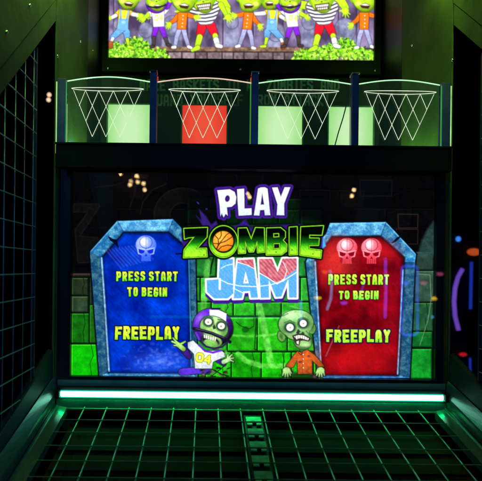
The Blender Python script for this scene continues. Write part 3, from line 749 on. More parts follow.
# skulls
def skull(cx, cy, lo, hi, hole, idn):
    A.id = idn
    P_ = lambda pts: [(cx+a, cy+b_) for a, b_ in pts]
    A.paint(union(ell(cx, cy-1.6, 10.3, 9.4), poly(P_([(-9.4, 1), (9.4, 1), (8.2, 7.2), (5, 8), (4.6, 14.5), (-4.6, 14.5), (-5, 8), (-8.2, 7.2)]))), lambda X, Y: mixc(hi, lo, np.hypot(X-cx+3, Y-cy+4)/13), soft=.5)
    A.paint(Shape(lambda X, Y, g=ell(cx, cy-4.2, 6.2, 6).f: np.abs(g(X, Y)) - .35, (cx-7, cy-11, cx+7, cy+3)), hole, soft=.4, alpha=.7)
    A.paint(ell(cx-2.2, cy-5, 3.4, 4), (255, 245, 250), soft=1.6, alpha=.75)
    A.paint(line(P_([(0, -11), (0, 2)]), .5), hole, soft=.4, alpha=.5)
    for q in (-1, 1):
        A.paint(poly(P_([(q*1.2, 4.2), (q*7.4, 2.4), (q*7.0, 6.0), (q*4.6, 7.2), (q*2.2, 6.4)])), hole, soft=.4)
        A.paint(line(P_([(q*1, 3), (q*8.5, 1.4)]), .8), hi, soft=.4, alpha=.8); A.paint(line(P_([(q*8.2, 3), (q*7.4, 7.2), (q*4.6, 8)]), .8), hi, soft=.4, alpha=.8)
    A.paint(poly(P_([(0, 7), (1.4, 9.6), (-1.4, 9.6)])), hole, soft=.4)
    for q in (-3, -1, 1, 3): A.paint(line(P_([(q*.95, 10.4), (q*.95, 14.4)]), .5), hole, soft=.35, alpha=.8)
    for q in (-5.6, 5.6): A.paint(ell(cx+q, cy+11, 1.4, 3), hole, soft=.5, alpha=.6)
skull(146, 246.5, (70, 110, 250), (205, 215, 255), (14, 40, 190), 3)
skull(347, 249.2, (225, 70, 90), (255, 190, 205), (130, 6, 16), 4)
skull(371.5, 249.2, (225, 60, 80), (255, 180, 195), (130, 6, 16), 4)
# prompt lettering
def word(txt, x0, x1, y0, y1, w, gap, ctop, cbot, outline, go, idn, jit=.25, slope=0.0):
    A.id = idn; n = len(txt); wts = [.42 if ch == ' ' else (.5 if ch == 'I' else 1) for ch in txt]; tot = sum(wts)
    un = (x1-x0+gap)/tot; x = x0; G = []
    r = random.Random(len(txt)*7+int(x0))
    for ch, q in zip(txt, wts):
        if ch != ' ':
            dy = slope*(x-x0) + r.uniform(-jit, jit)
            G.append(glyph(ch, x, y0+dy, x+un*q-gap, y1+dy+r.uniform(-jit, jit), w, r.uniform(-.035, .035)))
        x += un*q
    for g in G: A.paint(g, outline, grow=go, soft=.45)
    for g in G: A.paint(g, lambda X, Y: mixc(ctop, cbot, (Y-y0)/(y1-y0)) * (1+.5*(NZ(X, Y, 1.6, 3, 2)-.5))[..., None], soft=.38)
    return G
yt, yb_ = (232, 232, 70), (120, 226, 30)
word('PRESS START', 116.3, 177.8, 271.4, 281, 2.1, 1.2, yt, yb_, (4, 16, 60), .9, 5)
word('TO BEGIN', 127.3, 167.2, 287.3, 296.6, 2.1, 1.2, yt, yb_, (4, 16, 60), .9, 11)
word('FREEPLAY', 115, 179.4, 326.3, 339.6, 3.0, 1.3, yt, (160, 226, 40), (2, 8, 40), 1.1, 12)
word('PRESS START', 328.3, 389, 274.3, 284.6, 2.2, 1.1, (206, 255, 70), (150, 240, 40), (60, 4, 20), .8, 6)
word('TO BEGIN', 338.8, 378.6, 290.6, 299.4, 2.1, 1.2, (206, 255, 70), (120, 236, 60), (60, 4, 20), .8, 13)
word('FREEPLAY', 326.2, 390.2, 329.6, 342.4, 3.0, 1.3, (212, 255, 80), (150, 236, 40), (20, 10, 60), 1.1, 14)

# title
A.id = 0
for cx, cy, pts in ((216, 231, [(-20, -16), (-8, -4), (0, -10), (4, -3), (20, -5), (30, -12), (34, -4), (60, -6), (86, -7), (92, -4), (107, 0), (106, 22), (96, 22), (-32, 24), (-35, 2), (-22, -4), (-12, -3)]),):
    A.paint(poly([(cx+a, cy+c) for a, c in pts]), (46, 22, 108), soft=.9, noise=.3)
A.paint(poly([(199, 209), (206, 216), (212, 226), (203, 228)]), (48, 26, 110), soft=.8); A.paint(ell(206.5, 209, .9, .7), (70, 30, 150)); A.paint(ell(198, 203, .7, 1.5, -40), (70, 30, 150))
def outlined(G, steps, fill, soft=.4):
    for grow, col in steps:
        for g in G: A.paint(g, col, grow=grow, soft=.5)
    for g in G: A.paint(g, fill, soft=soft)
A.id = 15
Pl = minus(poly([(217.2, 190.2), (229.8, 189.2), (234.6, 191.8), (236.4, 197), (235.6, 203.6), (231.6, 206.8), (227, 207.4), (227.8, 215.8), (225.6, 214), (223.6, 217.6), (221.8, 213.6), (220.4, 216.6), (219.6, 206), (218.2, 196)]), ell(227.4, 198.6, 2.3, 3.2, 10))
Ll = poly([(237, 189.2), (244.2, 188.6), (244.6, 208.4), (251.6, 208.2), (251.8, 215), (238.6, 215.8), (237.6, 203)])
Al = minus(poly([(258, 188.6), (260.6, 187.4), (265, 187.2), (267.6, 188.6), (270.4, 215.2), (264.8, 215.4), (264.2, 210), (260.2, 210.2), (259.4, 215.6), (253.8, 215.4)]), poly([(262.2, 193.4), (260.8, 204.6), (264, 204.4)]))
Yl = poly([(272, 187.6), (277.6, 187.2), (280.8, 196.4), (284.6, 187.2), (290.4, 187.2), (284.2, 203.6), (284.4, 215.4), (276.6, 215.2), (277.4, 204.4)])
G = [Pl, Ll, Al, Yl]
outlined(G, [(3.0, (62, 24, 140)), (1.1, (34, 14, 70))], lambda X, Y: mixc((244, 248, 255), (196, 214, 250), (Y-190)/40 + (NZ(X, Y, 3)-.5)*.6), .5)
A.id = 16
Jp = [(219.5, 258.7), (233.2, 258.7), (233.7, 293.7), (227.8, 298.8), (214, 298.8), (206.7, 292), (206.3, 279.8), (218.4, 279)]
Ap = [(237.5, 259.6), (253.4, 258.9), (258.4, 298), (250.6, 298.2), (249.6, 291.5), (243.6, 291.7), (242, 298.5), (233.2, 298.8)]
Mp = [(258.6, 258.6), (272, 258.4), (277.6, 271.5), (282.4, 258.3), (297, 258), (297, 298), (288.8, 298), (288, 280), (281.4, 297), (275.6, 297.4), (269, 281), (269.4, 298), (260.4, 298.2)]
G = [poly(Jp), minus(poly(Ap), poly([(245.6, 272.5), (243.6, 283), (248.4, 283)])), poly(Mp)]
for g in G: A.paint(Shape(lambda X, Y, g=g: g.f(X-.4, Y-3.4), (g.bb[0], g.bb[1], g.bb[2]+1, g.bb[3]+4)), (56, 24, 130), grow=1.6, soft=.5)
def jamfill(X, Y):
    n = NZ(X, Y, 3); st = .5+.5*np.sin((X-Y*.9)*1.5)
    blue = mixc((64, 172, 244), (126, 156, 244), st*.8+(n-.5)*.5); red = mixc((176, 74, 92), (236, 150, 160), st*.5+(n-.4))
    lim = np.where(X < 258, 261.5+(X-236)*.42, np.where(X < 277, 272+(X-258)*.62, 284-(X-277)*.75))
    m = np.clip((lim-Y)*1.5, 0, 1)*(X > 236); return blue*(1-m[..., None]) + red*m[..., None]
for g in G: A.paint(g, (255, 255, 255), grow=1.5, soft=.45)
for g in G: A.paint(g, jamfill, grow=-.3, soft=.4)
Gu = union(*G)
for pts, wd in (([(219, 279), (228, 283.5), (240, 286), (256, 286.6), (270, 285), (283, 281), (297, 272)], .9), ([(221, 268.5), (226, 265.5), (233, 264)], .7),
                ([(233, 288), (243, 293), (250, 297)], .8), ([(237, 262), (247, 265), (257, 270)], .8), ([(258, 272), (268, 278), (277, 284), (284, 279)], .9), ([(283, 262), (287, 270), (284, 280)], .7), ([(219.8, 279), (219.8, 289)], 2.2)):
    A.paint(inter(line(pts, wd), Gu), (255, 255, 255), soft=.4, alpha=.9)
A.id = 17
def box_ring(x0, y0, x1, y1, w, cut):
    o = poly([(x0+cut, y0), (x1-cut, y0), (x1, y0+cut), (x1, y1-cut), (x1-cut, y1), (x0+cut, y1), (x0, y1-cut), (x0, y0+cut)]); return o
Z_ = poly([(184, 228.6), (207.4, 227.6), (206.8, 237), (196.5, 248.6), (206.4, 248.4), (207, 256.6), (183.6, 257.6), (184.4, 249.8), (194.4, 237), (188.4, 237.6), (184.6, 239)])
O_ = ell(223.4, 241.6, 14.0, 15.6)
M_ = poly([(238.4, 228.4), (246.6, 228), (251.2, 239.5), (255.6, 227.8), (264, 228), (264.6, 252), (257.6, 252.6), (257.2, 241), (253.4, 251.6), (249.2, 251.8), (245.2, 241), (245.4, 253), (238.6, 253.4)])
B_ = minus(poly([(266.8, 228.2), (280.6, 227.8), (285.2, 231.6), (285.2, 237.2), (282.8, 240.2), (286.6, 244.4), (286.4, 251), (281.6, 254.6), (266.4, 254.8)]), union(poly([(273.4, 233.4), (279, 233.2), (279.2, 237), (273.4, 237.4)]), poly([(273.4, 243.4), (279.8, 243.2), (280, 248.6), (273.4, 249)])))
I_ = poly([(289.4, 227.4), (297, 226.8), (297.4, 254.4), (289.4, 254.8)])
E_ = poly([(301, 227), (323.4, 225.8), (321.8, 235), (309.4, 234.8), (309.2, 238.2), (319, 238.4), (318.4, 245.2), (309, 245.2), (308.8, 248.8), (321.4, 250.4), (320.6, 258), (300, 255)])
G = [Z_, O_, M_, B_, I_, E_]
def zfill(X, Y):
    t = (Y-227)/30; n = NZ(X, Y, 3); st = .5+.5*np.sin((X-Y)*1.6)
    c = mixc((1, 6, 2), (24, 150, 20), (t-.26)*2.6); c2 = mixc((30, 170, 20), (160, 238, 40), (t-.5)*2.6 + st*.2*(t > .5)); m = np.clip((t-.5)*6, 0, 1)[..., None]
    c = c*(1-m) + c2*m; return c*(1 + .3*(n-.5))[..., None]
for g in G: A.paint(g, (4, 10, 6), grow=2.3, soft=.5)
for g in G: A.paint(g, (150, 235, 40), grow=.75, soft=.4)
for g in G: A.paint(g, (10, 40, 6), grow=-.1, soft=.35)
for g in G: A.paint(g, zfill, grow=-.4, soft=.4)
A.paint(ell(223.6, 241.6, 11.0, 11.4), (6, 12, 4), soft=.5)
A.paint(line([(214, 256), (211, 268), (210.5, 274)], 1.8, 1.0), (4, 30, 8), soft=.4)
for dx, dy in ((276, 252), (243, 249), (204, 255), (313, 254), (292, 250)): A.paint(ell(dx, dy, .6, .5), (8, 40, 6), soft=.3)
A.id = 8
A.paint(ell(223.2, 241.2, 10.2, 10.2), lambda X, Y: mixc((255, 196, 74), (222, 118, 22), np.hypot(X-220.5, Y-238)/14) * (1+.25*(NZ(X, Y, 1.5)-.5))[..., None], soft=.5)
ballc = ell(223.2, 241.2, 10, 10)
for pts in ([(213.4, 243.6), (219, 243.6), (226, 241), (232.4, 236.6)], [(216.6, 248.4), (221, 241.6), (226.6, 234.6), (229.6, 233)], [(215, 235.4), (218, 238.6), (218.6, 243), (217, 249)], [(218.4, 250), (222, 246.4), (228, 245), (232.4, 246)], [(221, 231.2), (221.4, 235), (219.4, 239)]):
    A.paint(inter(line(pts, .8), ballc), (70, 26, 6), soft=.35)
# zombie in the helmet
gl, gm, gd = (178, 226, 132), (130, 196, 92), (52, 110, 46)
def blob(sh, c, k=.55, hx=None, hy=None, nz=.12, soft=.45, out=(14, 30, 14), og=.7):
    b_ = sh.bb; cx, cy, r = (b_[0]+b_[2])/2, (b_[1]+b_[3])/2, max(b_[2]-b_[0], b_[3]-b_[1])/2
    if out is not None: A.paint(sh, out, grow=og, soft=.5, alpha=.8)
    A.paint(sh, c, soft=soft, noise=nz, ns=2.2, shade=((hx if hx is not None else cx - r*.2), (hy if hy is not None else cy - r*.35), r*1.25, k))
A.id = 9
pur = (104, 40, 214); dpur = (64, 26, 140)
blob(line([(182, 372), (196, 370.5), (208, 371)], 7, 6), (92, 50, 220), .5)
for k in range(26): A.paint(ell(rnd.uniform(200, 229), rnd.uniform(367, 377), rnd.uniform(.8, 2.4), rnd.uniform(.5, 1.2), rnd.uniform(-40, 40)), rnd.choice([(20, 16, 20), (88, 50, 60), (60, 40, 30), (130, 90, 100), (10, 30, 12)]), soft=.5)
A.paint(line([(210, 368), (221, 374), (229, 376)], .8), (10, 14, 10)); A.paint(line([(213, 375), (222, 368), (226, 364)], .7), (10, 14, 10))
blob(line([(189, 356), (183.5, 350)], 6, 5), dpur, .6)
blob(union(line([(183.5, 349), (178, 344.5)], 4.5, 4.5), line([(178, 344), (172, 341.5)], 2.2, 1.6), line([(177.5, 343), (173, 338)], 2.0, 1.3), line([(180, 344.5), (185.2, 341.6)], 2.2, 1.5), line([(178.5, 345.6), (174, 345.4)], 1.8, 1.3)), (170, 222, 110), .7)
blob(line([(218, 360), (224, 364)], 5, 4), dpur, .6)
blob(union(line([(223.5, 362), (229, 359.5)], 4.2, 4.2), line([(229, 359.5), (233.4, 361.6)], 1.8, 1.2), line([(229, 358.6), (233.8, 358)], 1.8, 1.2), line([(228.6, 358), (232, 354.6)], 1.8, 1.2), line([(227.5, 358), (228, 354.6)], 1.6, 1.1)), (190, 228, 160), .7)
blob(poly([(187.7, 342.5), (193, 340.4), (201, 347.7), (206, 351), (221, 350.4), (224.6, 353), (225, 357), (217, 360), (213, 362), (212, 368.6), (195, 368.6), (194, 354), (188, 348)]), (238, 240, 250), .7, 205, 352)
A.paint(line([(199, 345), (205, 351), (213, 352.6), (221, 350.4)], 2.0), (96, 40, 190), soft=.5)
for ch, bx in (('0', (196, 353, 203.6, 362, 2)), ('4', (204, 355, 211, 364, 1.8))):
    g = glyph(ch, *bx[:4], bx[4], .12); A.paint(g, (120, 150, 40), grow=.7, soft=.4); A.paint(g, (236, 226, 70), grow=.1, soft=.35)
hel = ell(213, 327, 20.4, 18.2, 22)
blob(hel, pur, .35, 208, 318, .15)
A.paint(ell(200, 318, 3, 6, 35), (170, 120, 255), soft=2.2, alpha=.6)
A.paint(poly([(209.5, 309.6), (219, 310), (226.6, 313.6), (226, 321.4), (217, 317.6), (209.6, 316)]), (240, 240, 255), soft=.5)
A.paint(line([(212, 309), (220, 308.4)], 1.2), (20, 10, 40))
blob(union(ell(214, 327.5, 14.2, 10.8, 20), ell(212, 341, 10, 6.4, 12)), gl, .6, 212, 324)
A.paint(ell(214, 320, 6, 2.4, 15), (216, 248, 170), soft=1.6, alpha=.6); A.paint(ell(203, 329, 3, 5), (80, 140, 60), soft=2, alpha=.5); A.paint(ell(224.5, 333, 3, 5), (60, 120, 50), soft=2, alpha=.6)
A.paint(ell(210.5, 341, 9, 4.6, 16), (30, 22, 44), soft=.6); blob(ell(210.8, 343.2, 7.2, 4.2, 12), gm, .8, out=None)
A.paint(poly([(203.6, 334.4), (216.5, 337.6), (215.5, 341), (209.6, 339.4), (204, 338)]), (236, 240, 220), soft=.4)
for q in range(5): A.paint(line([(205.5+q*2.2, 334.8+q*.5), (205.3+q*2.2, 338.4+q*.5)], .45), (60, 60, 40), soft=.3)
for ex, ey, r in ((208.4, 321.8, 3.5), (221.3, 326.0, 3.6)):
    A.paint(ell(ex, ey, r+2, r+1.7, 15), (34, 66, 44), soft=1.1); A.paint(ell(ex, ey, r, r*.92), (250, 246, 236), soft=.5); A.paint(ell(ex-.2, ey+.4, 1.2, 1.2), (232, 190, 150), soft=.5); A.paint(ell(ex-.2, ey+.4, .45, .45), (110, 60, 40), soft=.3)
A.paint(poly([(212.6, 327), (214.2, 323.6), (216, 328.4), (213.6, 329.4)]), (40, 60, 40), soft=.4); A.paint(line([(203, 317.4), (208, 315.6), (212.6, 317.6)], 1), (50, 90, 50)); A.paint(line([(218, 319.4), (223, 320), (227, 323)], 1), (50, 90, 50))
A.paint(line([(193.8, 328.6), (202, 330.6), (212, 333.4), (222, 337.6), (230, 342)], 3.2), (18, 16, 34), soft=.5); A.paint(line([(196, 328.6), (210, 332.2), (224, 337.8)], .7), (110, 110, 140), soft=.5, alpha=.7)
A.paint(line([(195.5, 331), (199, 340), (206, 346.5), (214, 348.6), (222, 347), (228, 342)], 1.8), (34, 26, 70), soft=.5)
A.paint(line([(196, 333), (199, 339)], 2.2), (100, 50, 200), soft=.5)
# zombie in the orange shirt
A.id = 10
A.paint(ell(303, 376, 20, 4), (16, 14, 14), soft=1.5, alpha=.7)
for k in range(18): A.paint(ell(rnd.uniform(290, 322), rnd.uniform(370, 378), rnd.uniform(.8, 2), rnd.uniform(.6, 1.2), rnd.uniform(-40, 40)), rnd.choice([(40, 30, 24), (90, 80, 60), (20, 20, 20), (80, 60, 60)]), soft=.5)
blob(line([(302, 345), (303, 352)], 5), gd, .8)
org = (208, 92, 34)
blob(poly([(297.6, 351.4), (301, 352.6), (307, 349.6), (314.6, 355), (320, 361), (324.4, 366), (320.6, 368.8), (316, 364), (311.8, 360.4), (312.2, 373.6), (298, 374), (297.2, 360), (293, 367.4), (285.6, 369), (286.2, 365.2), (290.6, 360), (294, 355)]), org, .55, 303, 357, .2)
for yy in (354.5, 359, 363.4, 367.8): A.paint(ell(303.2, yy, .6, .6), (255, 240, 220), soft=.3)
A.paint(line([(302.4, 352), (302.4, 373)], .5), (140, 50, 20), soft=.4); A.paint(line([(298.4, 352.6), (301, 355), (302.2, 352.6)], .8), (90, 30, 20)); A.paint(ell(300, 362, 1.8, 1.2), (130, 50, 40)); A.paint(ell(308.6, 356, 1.4, 1), (130, 50, 50))
for hx, s_ in ((286.6, -1), (320.6, 1)):
    blob(union(ell(hx, 370.6, 3.9, 3.4), *[line([(hx-2.6+f*1.75, 371.5), (hx-4.0+f*2.6, 376.6 - (f in (0, 3))*1.2)], 2.0, 1.2) for f in range(4)], line([(hx-s_*2.6, 370), (hx-s_*4.6, 373)], 2, 1.2)), (176, 220, 134), .7)
blob(union(ell(281.4, 336.4, 3.6, 5.2, -15), ell(312.4, 329.2, 3.2, 4.8, 12)), gm, .6)
A.paint(ell(281.4, 336.6, 1.4, 2.8, -15), gd, soft=.5); A.paint(ell(312.4, 329.2, 1.2, 2.5, 12), gd, soft=.5)
head = union(ell(296, 323.4, 17.4, 13.4, -8), ell(303, 341, 9.0, 8.2, 10), ell(297, 332, 12, 8))
blob(head, (152, 208, 128), .66, 293, 318, .12)
A.paint(ell(303.5, 343.6, 6.6, 4.6), (150, 204, 124), soft=1.2, alpha=.9)
A.paint(ell(306, 330, 6, 4), (140, 196, 116), soft=2, alpha=.5)
A.paint(ell(291, 315, 7, 3.4), (222, 250, 190), soft=2.2, alpha=.75)
A.paint(ell(283.5, 330, 4, 8, 10), (70, 120, 56), soft=3, alpha=.6); A.paint(ell(309.6, 322, 3, 8), (70, 120, 56), soft=3, alpha=.55)
A.paint(ell(296.6, 325, 3, 5), (110, 168, 90), soft=2, alpha=.7); A.paint(ell(303, 348, 7, 2), (60, 100, 50), soft=1.2, alpha=.7); A.paint(ell(306, 345, 4, 1.6), (210, 244, 180), soft=1.2, alpha=.6)
for pts in ([(284, 340), (289, 342), (294, 342)], [(309, 336), (312, 341)], [(283, 316), (288, 313.6)], [(306, 331), (309, 334)]): A.paint(line(pts, .9), gd, soft=.5, alpha=.8)
for ex, ey, r in ((290.0, 327.4, 3.7), (303.2, 323.4, 3.5)):
    A.paint(ell(ex, ey, r+2.2, r+1.9), (34, 60, 44), soft=1.2); A.paint(ell(ex, ey, r, r), (250, 246, 238), soft=.5); A.paint(ell(ex+.2, ey+.2, 1.1, 1.1), (226, 206, 190), soft=.5); A.paint(ell(ex+.2, ey+.2, .4, .4), (110, 80, 70), soft=.3)
A.paint(line([(284.4, 322.6), (290, 320.4), (295, 323)], .9), gd); A.paint(line([(298.4, 319.4), (303, 317.4), (308, 319.6)], .9), gd)
A.paint(poly([(296, 333), (298, 329), (300.4, 331.4), (298.6, 334)]), (40, 54, 44), soft=.5); A.paint(poly([(301, 333.4), (302.6, 331.6), (304.6, 333.4), (303, 334.8)]), (40, 54, 44), soft=.5)
A.paint(poly([(292.8, 336), (298, 333.8), (304, 334.6), (310.4, 338.4), (308.6, 341), (303, 340), (300, 340.4), (299, 345), (296, 344)]), (44, 40, 34), grow=.5, soft=.5)
A.paint(poly([(294, 336.4), (298, 335), (304, 335.6), (309, 338.4), (308, 340.4), (300, 338), (296.6, 339.4)]), (244, 244, 232), soft=.4); A.paint(poly([(296.4, 341.4), (299, 340.6), (298.6, 344.6), (296.6, 343.4)]), (230, 230, 214), soft=.4)
for q in range(6): A.paint(line([(295.6+q*2.3, 335+q*.4), (295.6+q*2.3, 338.4+q*.35)], .4), (70, 60, 50), soft=.3)
# stray dark vignette of the picture edge
A.id = 0
# crop to the true rectangle of the panel: cells outside it get no faces
U, V = X - PX0, Y - PY0; dS = 1.350
WX, WZ = (U + RHO*V)*dS/F, 1.5 - (V - RHO*U)*dS/F
A.ID[(WX < SX0 - .004) | (WX > SX1 + .004) | (WZ < SZ0 - .004) | (WZ > SZ1 + .004)] = -1
A.C *= (0.93 + .14*NZ(X, Y, 1.1, 1.1, 1))[..., None]
A.build(dS, {0: ('wall_picture', 'dark and green brick wall pictured behind the coffins', 0), 1: ('coffin_picture', 'blue coffin with a grey blue stone rim', 0), 2: ('coffin_picture', 'red coffin with a blue stone rim', 0),
             3: ('skull_picture', 'single pale blue skull on the blue coffin', 0), 4: ('skull_picture', 'pair of pink skulls on the red coffin', 0), 5: ('prompt_lettering', 'yellow green words PRESS START on the blue coffin', 0), 11: ('prompt_lettering', 'yellow green words TO BEGIN on the blue coffin', 0), 12: ('prompt_lettering', 'larger word FREEPLAY on the blue coffin', 0),
             6: ('prompt_lettering', 'yellow green words PRESS START on the red coffin', 0), 13: ('prompt_lettering', 'yellow green words TO BEGIN on the red coffin', 0), 14: ('prompt_lettering', 'larger word FREEPLAY on the red coffin', 0), 15: ('title_lettering', 'white word PLAY with purple outline', 0), 16: ('title_lettering', 'blue and pink word JAM with white outline', 0), 17: ('title_lettering', 'green word ZOMBIE with a ball for its O', 0), 8: ('basketball_picture', 'orange basketball inside the letter O', 0),
             9: ('zombie_picture', 'green zombie in a purple helmet and white jersey', 0), 10: ('zombie_picture', 'green zombie in an orange shirt', 0)}, LS, picture_mat('lower_picture', 1.5))

# ================================================================== upper screen picture
US = empty('upper_screen', (0.118, 1.84, 2.246), M)
tag(US, 'upper screen showing a row of dancing green zombies')
UX0, UX1, UZ0, UZ1 = -0.357, 0.592, 2.246, 2.78
dU = 1.84
A = Art(106, -90, 377, 64.5, 2.0)
X, Y = A.X, A.Y
A.C[:] = mixc((62, 50, 78), (140, 122, 160), (NZ(X, Y, 14, 18, 4)-.35)*2.6)
def ulin(p, w, c, a=.8, s=.5): A.paint(line(p, w), c, soft=s, alpha=a)
for x in (113, 150, 163, 187, 222, 254, 282, 303, 318, 338, 356):
    t = rnd.uniform(-1.5, 1.5); ulin([(x, -90), (x+t, 10), (x+t*.5, 50)], 1.2, (46, 36, 56), .8); ulin([(x+1.6, -60), (x+1.6+t, 50)], .8, (176, 158, 190), .35)
for x, y, r in ((120, 24, 9), (146, 30, 10), (172, 26, 13), (232, 22, 9), (276, 32, 12), (345, 30, 15), (309, 22, 10)):
    A.paint(union(ell(x, y, r*.72, r*.8), poly([(x-r*.72, y), (x+r*.72, y), (x+r*.8, 52), (x-r*.8, 52)])), lambda X, Y: mixc((92, 94, 124), (156, 160, 190), (NZ(X, Y, 6)-.3)*2), soft=.8, alpha=.85)
    A.paint(Shape(lambda X, Y, g=ell(x, y, r*.72, r*.8).f: np.abs(g(X, Y)) - .4, (x-r, y-r, x+r, y+r)), (70, 60, 84), soft=.5, alpha=.7)
# stone ledge along the bottom
A.paint(poly([(100, 48), (380, 48), (380, 70), (100, 70)]), (44, 34, 34), soft=1.2)
x = 104
while x < 380:
    wd = rnd.uniform(9, 15); t = rnd.uniform(.75, 1.15)
    A.paint(poly([(x, 52.4), (x+wd-1.2, 52.0), (x+wd-1.4, 66), (x+.3, 66)]), (112*t, 98*t, 102*t), soft=.6, noise=.4, ns=3); x += wd
A.paint(poly([(150, 46.5), (305, 47.5), (305, 52), (150, 51)]), (120, 92, 74), soft=.8, noise=.5, ns=3)
ulin([(150, 51.6), (305, 52.2)], 1.0, (40, 26, 26))
# bushes
for (xa, xb, ya, n) in ((107, 158, 44, 900), (302, 376, 45, 1000), (122, 150, 38, 420), (332, 358, 39, 380), (107, 122, 42, 160), (150, 170, 50, 160), (292, 310, 50, 120)):
    for k in range(n):
        xx = rnd.uniform(xa, xb); e = 1 - abs((xx-(xa+xb)/2)/((xb-xa)/2))**2.2
        yy = ya + 9 - 9*e + abs(rnd.gauss(0, 1))*6.0
        if yy > 61: continue
        yy += 1.5*math.sin(xx*1.1) + 1.2*math.sin(xx*2.7)
        c = rnd.choice([(40, 80, 20), (150, 220, 40), (110, 190, 24), (196, 244, 84), (70, 140, 20), (128, 206, 40), (60, 110, 24)])
        A.paint(ell(xx, yy, rnd.uniform(.7, 1.5), rnd.uniform(.5, 1.0), rnd.uniform(0, 180)), c, soft=.35)
UG, UGd = (190, 236, 40), (112, 170, 22)
def T(x, y, f, s_=1.0, lean=None):
    if lean is None: lean = math.sin(x*1.7)*.13
    c_, n_ = math.cos(lean), math.sin(lean)
    return lambda a, b_: (x + f*(a*c_ - b_*n_*(1 if b_ < 0 else .25))*s_, y + (a*n_*.6 + b_)*s_)
def limb(t, pts, w0, w1, c, out=True):
    sh = line([t(*p) for p in pts], w0, w1)
    if out: A.paint(sh, tuple(q*.3 for q in c), grow=.5, soft=.5, alpha=.8)
    b_ = sh.bb; A.paint(sh, c, soft=.45, noise=.12, ns=2, shade=((b_[0]+b_[2])/2-1, b_[1], max(b_[2]-b_[0], b_[3]-b_[1]), .72))
def hand(t, a, b_, ang, r=2.2):
    A.paint(ell(*t(a, b_), r, r), UGd, grow=.4, soft=.5); 
    for k in range(4):
        th = math.radians(ang + (k-1.5)*26); L_ = r*(2.2 if k in (1, 2) else 1.8)
        limb(t, [(a, b_), (a + math.cos(th)*L_, b_ + math.sin(th)*L_)], 1.7, 1.0, UG, False)
    th = math.radians(ang + 100); limb(t, [(a, b_), (a + math.cos(th)*r*1.6, b_ + math.sin(th)*r*1.6)], 1.7, 1.1, UG, False)
    A.paint(ell(*t(a, b_), r*.95, r*.9), UG, soft=.5)
def face(t, a, b_, rx, ry, mouth=True):
    A.paint(ell(*t(a, b_), rx, ry), (50, 90, 12), grow=.7, soft=.5)
    A.paint(union(ell(*t(a-rx, b_+1), rx*.22, ry*.3), ell(*t(a+rx, b_+1), rx*.22, ry*.3)), UGd, soft=.5)
    jw = ell(*t(a+rx*.1, b_+ry*.62), rx*.66, ry*.5); A.paint(jw, (60, 100, 16), grow=.6, soft=.5); A.paint(jw, UG, soft=.5, noise=.1, shade=(t(a, 0)[0], t(0, b_)[1]+2, rx*.9, .6))
    A.paint(ell(*t(a, b_), rx, ry), UG, soft=.5, noise=.1, shade=(t(a, b_)[0]-2, t(a, b_)[1]-3, rx*1.2, .7))
    for q in (-.38, .38):
        A.paint(ell(*t(a+q*rx, b_-ry*.2), rx*.25, rx*.25), (70, 90, 20), grow=.5, soft=.5); A.paint(ell(*t(a+q*rx, b_-ry*.2), rx*.23, rx*.23), (250, 250, 240), soft=.4); A.paint(ell(*t(a+q*rx, b_-ry*.2), .5, .5), (20, 10, 10), soft=.4)
    if mouth:
        m_ = poly([t(a-rx*.42, b_+ry*.55), t(a+rx*.1, b_+ry*.42), t(a+rx*.5, b_+ry*.6), t(a+rx*.36, b_+ry*.86), t(a-rx*.2, b_+ry*.8)])
        A.paint(m_, (60, 34, 20), soft=.5); A.paint(poly([t(a-rx*.36, b_+ry*.56), t(a+rx*.1, b_+ry*.46), t(a+rx*.44, b_+ry*.6), t(a+rx*.1, b_+ry*.62)]), (250, 250, 230), soft=.4)
    A.paint(ell(*t(a-rx*.5, b_+ry*.45), rx*.22, ry*.16), (236, 255, 110), soft=1, alpha=.8)
    A.paint(ell(*t(a, b_+ry*.15), 1, .8), (80, 110, 20), soft=.4)
def z_overalls(x, f, idn):      # origin: hips
    A.id = idn; t = T(x, 27, f); bl = (104, 168, 232)
    limb(t, [(0, 1), (4.6, 5), (5, 11)], 7, 5, bl); limb(t, [(5.2, 12), (6.6, 19)], 3, 2.2, UG); limb(t, [(6.5, 19.5), (11, 20)], 2.4, 1.8, UG)
    limb(t, [(0, 1), (-5, 6), (-9.5, 11)], 7, 5, bl); limb(t, [(-9.5, 12), (-11, 15.6)], 3, 2.6, (226, 226, 232)); limb(t, [(-11.4, 17.4), (-11.4, 20)], 4.4, 4, (176, 84, 44))
    limb(t, [(-4, -15), (-8, -11)], 5, 4, (246, 206, 50)); limb(t, [(-8, -11), (-12.5, -8.4)], 3.6, 3.2, (226, 226, 236))
    limb(t, [(5, -15), (9, -13.6)], 5, 4, (246, 206, 50)); limb(t, [(9, -13.4), (21, -12)], 3.8, 3.0, (228, 226, 240)); hand(t, -14, -8, 160, 1.8); hand(t, 23, -12, 10, 2)
    p = poly([t(-5, -17), t(5.6, -17), t(4.8, 0), t(3, 3), t(-5, 3)]); A.paint(p, (60, 50, 20), grow=.4); A.paint(p, (246, 204, 46), soft=.5)
    A.paint(poly([t(-4, -8), t(4.6, -8), t(5.4, 3), t(-5, 3)]), bl, grow=.3, soft=.5, noise=.1)
    limb(t, [(-3.6, -17), (-2.6, -8)], 1.5, 1.5, bl, False); limb(t, [(4.4, -17), (3.6, -8)], 1.5, 1.5, bl, False); A.paint(ell(*t(.4, -5), 2, 1.6), (140, 196, 244))
    face(t, 3, -31, 11, 12)
    A.paint(ell(*t(3, -37), 8, 4.4), (210, 180, 80), soft=.6); A.paint(line([t(-7, -34), t(13, -34)], 2), (180, 150, 60))
